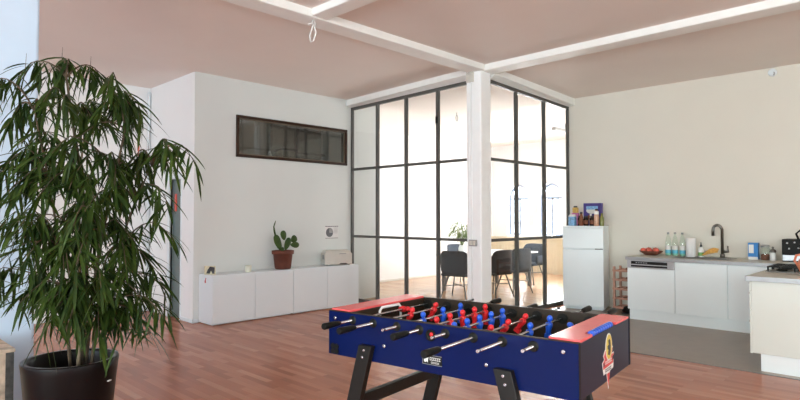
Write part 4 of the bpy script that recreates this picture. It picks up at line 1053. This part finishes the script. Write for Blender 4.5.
# ------------------------------------------------------------------ meeting room furniture
mt = empty('meeting_table', (3.15, 2.18, 0), 'long white meeting table behind the glass partition', 'table')
b = MB(); b.box(-1.08, 1.08, -.545, .545, .715, .745); b.build('tabletop', 'white', mt, bevel=.004)
for sx in (-.93, .93):
    for sy in (-.42, .42):
        b = MB(); b.box(sx-.03, sx+.03, sy-.03, sy+.03, 0, .715); b.build('leg', 'steel_dark', mt)
b = MB(); b.box(-.93, .93, -.43, -.40, .65, .70); b.box(-.93, .93, .40, .43, .65, .70); b.build('apron', 'steel_dark', mt)
def chair(m, loc, rz, label):
    """shell chair facing local +x"""
    c = empty('shell_chair', loc, label, 'chair', rz=rz, group='shell chairs around the meeting table')
    b = MB(); N = 30
    outer, inner = [], []
    for k in range(N+1):
        t = -2.05 + 4.10*k/N                             # 0 is the middle of the back
        rx, ry = .27, .31
        cx, cy = -math.copysign(abs(math.cos(t))**.7, math.cos(t))*rx, math.copysign(abs(math.sin(t))**.7, math.sin(t))*ry
        h = .64 + .245*(1/(1+math.exp((abs(t)-1.05)*7)))
        fl = 1.0 + .10
        outer.append([Vector((cx*.90, cy*.90, .43)), Vector((cx, cy, .52)), Vector((cx*1.05, cy*1.03, h-.02)), Vector((cx*1.03, cy*1.0, h))])
        inner.append([Vector((cx*.78, cy*.78, .46)), Vector((cx*.86, cy*.88, .52)), Vector((cx*.93, cy*.92, h-.02)), Vector((cx*.97, cy*.96, h))])
    vo = [[b.bm.verts.new(p) for p in r] for r in outer]; vi = [[b.bm.verts.new(p) for p in r] for r in inner]
    for k in range(N):
        for j in range(3):
            for vv in (vo, vi):
                f = b.bm.faces.new((vv[k][j], vv[k+1][j], vv[k+1][j+1], vv[k][j+1])); f.smooth = True
        for j in (0, 3):
            b.bm.faces.new((vo[k][j], vo[k+1][j], vi[k+1][j], vi[k][j]))
    for k in (0, N):
        for j in range(3): b.bm.faces.new((vo[k][j], vo[k][j+1], vi[k][j+1], vi[k][j]))
    b.build('backrest', m, c)
    b = MB(); b.box(-.22, .27, -.265, .265, .42, .475); b.build('seat', m, c, bevel=.03, seg=3)
    for sx, sy in ((.2, .2), (.2, -.2), (-.2, .2), (-.2, -.2)):
        b = MB(); b.tube([(sx*.75, sy*.75, .42), (sx*1.28, sy*1.28, 0)], [.014, .010], 8); b.build('leg', 'steel_dark', c)
    b = MB(); b.tube([(.19, -.19, .25), (-.19, .19, .25)], .008, 6); b.tube([(.19, .19, .25), (-.19, -.19, .25)], .008, 6); b.build('cross_stretcher', 'steel_dark', c)
    return c
chair('grey_fabric', (1.53, 1.67, 0), .25, 'charcoal shell chair left of the column, its back to the loft')
chair('blue_fabric', (3.30, 2.98, 0), -PI/2, 'slate blue shell chair at the far side of the meeting table')
chair('brown_fabric', (2.20, 1.36, 0), PI/2-.1, 'dark brown shell chair half hidden just right of the column')
chair('grey_fabric', (2.92, 1.40, 0), PI/2-.25, 'charcoal shell chair in the middle of the right glass partition')
chair('blue_fabric', (4.45, 1.98, 0), PI, 'slate blue shell chair at the right end of the meeting table')
# plant on the meeting table
vp = empty('table_plant', (2.66, 2.48, .745), 'bushy light green plant in a white vase on the meeting table', 'plant')
b = MB(); b.lathe([(.05, 0), (.065, .02), (.075, .09), (.055, .15), (.045, .16), (.035, .15), (.03, .02)], n=20); b.build('vase', 'white_line', vp)
b = MB(); 
for k in range(6):
    t = k*PI/3; b.tube([(0, 0, .10), (.06*math.cos(t), .06*math.sin(t), .30), (.16*math.cos(t), .16*math.sin(t), .50)], [.008, .006, .003], 6)
b.build('stems', 'leaf_light', vp)
b = MB(); r2 = random.Random(4)
for k in range(420):
    u, v_, w_ = r2.gauss(0, 1), r2.gauss(0, 1), r2.gauss(0, 1); q = Vector((u, v_, w_)).normalized()*(r2.random()**.45)
    base = Vector((q.x*.27, q.y*.27, .47+q.z*.21))
    leaf(b, base, Vector((q.x, q.y, .25*q.z-.35+r2.uniform(-.3, .3))), r2.uniform(.08, .15), r2.uniform(.014, .022), r2.uniform(-1, 1))
b.build('foliage', 'leaf_light', vp, fix=False)
# ceiling lamp and cable loop in the meeting room
ln = empty('pendant_lamp', (4.42, 1.2, 3.34), 'grey tube lamp hanging near the right corner inside the meeting room', 'lamp')
b = MB(); b.box(-.26, .26, -.05, .05, -.02, .05); b.build('lamp_body', 'grey_plastic', ln, bevel=.01)
b = MB(); b.tube([(.24, 0, .05), (.24, 0, .17)], .012, 8); b.tube([(-.24, 0, .05), (-.24, 0, .17)], .006, 6); b.build('hanger', 'grey_plastic', ln)
cb = MB(); cb.tube([(1.90, 2.0, 3.50), (1.90, 2.0, 3.46), (1.87, 2.0, 3.40), (1.885, 2.0, 3.33), (1.92, 2.0, 3.33), (1.935, 2.0, 3.40), (1.905, 2.0, 3.455)], .008, 6)
tag(cb.build('ceiling_cable', 'grey_plastic'), 'grey cable loop hanging from the meeting room ceiling', 'cable')

# ------------------------------------------------------------------ daylight
w = bpy.data.worlds.new('sky'); scene.world = w; w.use_nodes = True
nt = w.node_tree
for n in list(nt.nodes): nt.nodes.remove(n)
bg = nt.nodes.new('ShaderNodeBackground'); out = nt.nodes.new('ShaderNodeOutputWorld')
tc = nt.nodes.new('ShaderNodeTexCoord'); sp = nt.nodes.new('ShaderNodeSeparateXYZ'); rp = nt.nodes.new('ShaderNodeValToRGB')
nt.links.new(tc.outputs['Generated'], sp.inputs[0]); nt.links.new(sp.outputs['Z'], rp.inputs['Fac'])
rp.color_ramp.elements[0].color = (.85, .90, 1, 1); rp.color_ramp.elements[1].color = (.55, .75, 1, 1)
nt.links.new(rp.outputs['Color'], bg.inputs['Color']); bg.inputs['Strength'].default_value = 2.2
nt.links.new(bg.outputs[0], out.inputs[0])
def area(name, loc, rot, sx, sy, power, col):
    l = bpy.data.lights.new(name, 'AREA'); l.shape = 'RECTANGLE'; l.size = sx; l.size_y = sy; l.energy = power; l.color = col
    o = bpy.data.objects.new(name, l); COL.objects.link(o); o.location = loc; o.rotation_euler = rot; return o
COOL, NEUT, WARM = (.76, .95, 1.0), (.86, 1.0, .98), (.97, 1.0, .90)
BLUE = (.62, .80, 1.0)
for (a0, a1), pw, c_ in zip(opsN, (300, 300, 240, 95, 50), (NEUT, NEUT, COOL, BLUE, BLUE)):    # daylight through the windows behind the camera
    area('daylight', (XN-.32, (a0+a1)/2, 2.0), (0, -PI/2, 0), 2.15, a1-a0, pw, c_)
for (a0, a1), pw, c_ in zip(opsF, (70, 70, 70, 70), (BLUE, BLUE, NEUT, WARM)):
    area('daylight', ((a0+a1)/2, YN-.32, 2.0), (PI/2, 0, 0), a1-a0, 2.15, pw, c_)
for a0, a1 in opsS:  # lights for the added side windows, brightening the far wall
    area('daylight', ((a0+a1)/2, -.26, 2.0), (PI/2, 0, 0), a1-a0, 2.15, 62, (1, .99, .97))
for yc, hw in arch:                                      # daylight through the arched windows
    area('daylight', (XW+.42, yc, 1.75), (0, PI/2, 0), 1.7, hw*2+.1, 360, (.98, .99, 1.0))
area('store_fill', (-1.0, 3.85, 3.5), (0, 0, 0),   .3, .3, 5, (1, .9, .75))  # added unseen fill light without a fixture, brightens the store room

# ------------------------------------------------------------------ camera
cam = bpy.data.cameras.new('camera'); cam.sensor_width = 36; cam.lens = 570.56*36/800; cam.clip_start = .05
co = bpy.data.objects.new('camera', cam); COL.objects.link(co); scene.camera = co
yaw, pit, roll = .77266, .028794, -.000857
fwv = Vector((math.cos(yaw)*math.cos(pit), math.sin(yaw)*math.cos(pit), math.sin(pit)))
rt = Vector((math.sin(yaw), -math.cos(yaw), 0)); up = rt.cross(fwv)
r2v = rt*math.cos(roll) + up*math.sin(roll); u2v = -rt*math.sin(roll) + up*math.cos(roll)
mx = Matrix((r2v, u2v, -fwv)).transposed().to_4x4(); mx.translation = (-6.696, -4.851, 1.5)
co.matrix_world = mx

scene.view_settings.view_transform = 'Standard'; scene.view_settings.look = 'None'
scene.view_settings.exposure = 0.27; scene.view_settings.gamma = 1; scene.view_settings.use_curve_mapping = False
scene.cycles.use_denoising = True
scene.cycles.max_bounces = 10; scene.cycles.diffuse_bounces = 6; scene.cycles.transparent_max_bounces = 16
scene.cycles.sample_clamp_indirect = 8; scene.cycles.caustics_reflective = False; scene.cycles.caustics_refractive = False
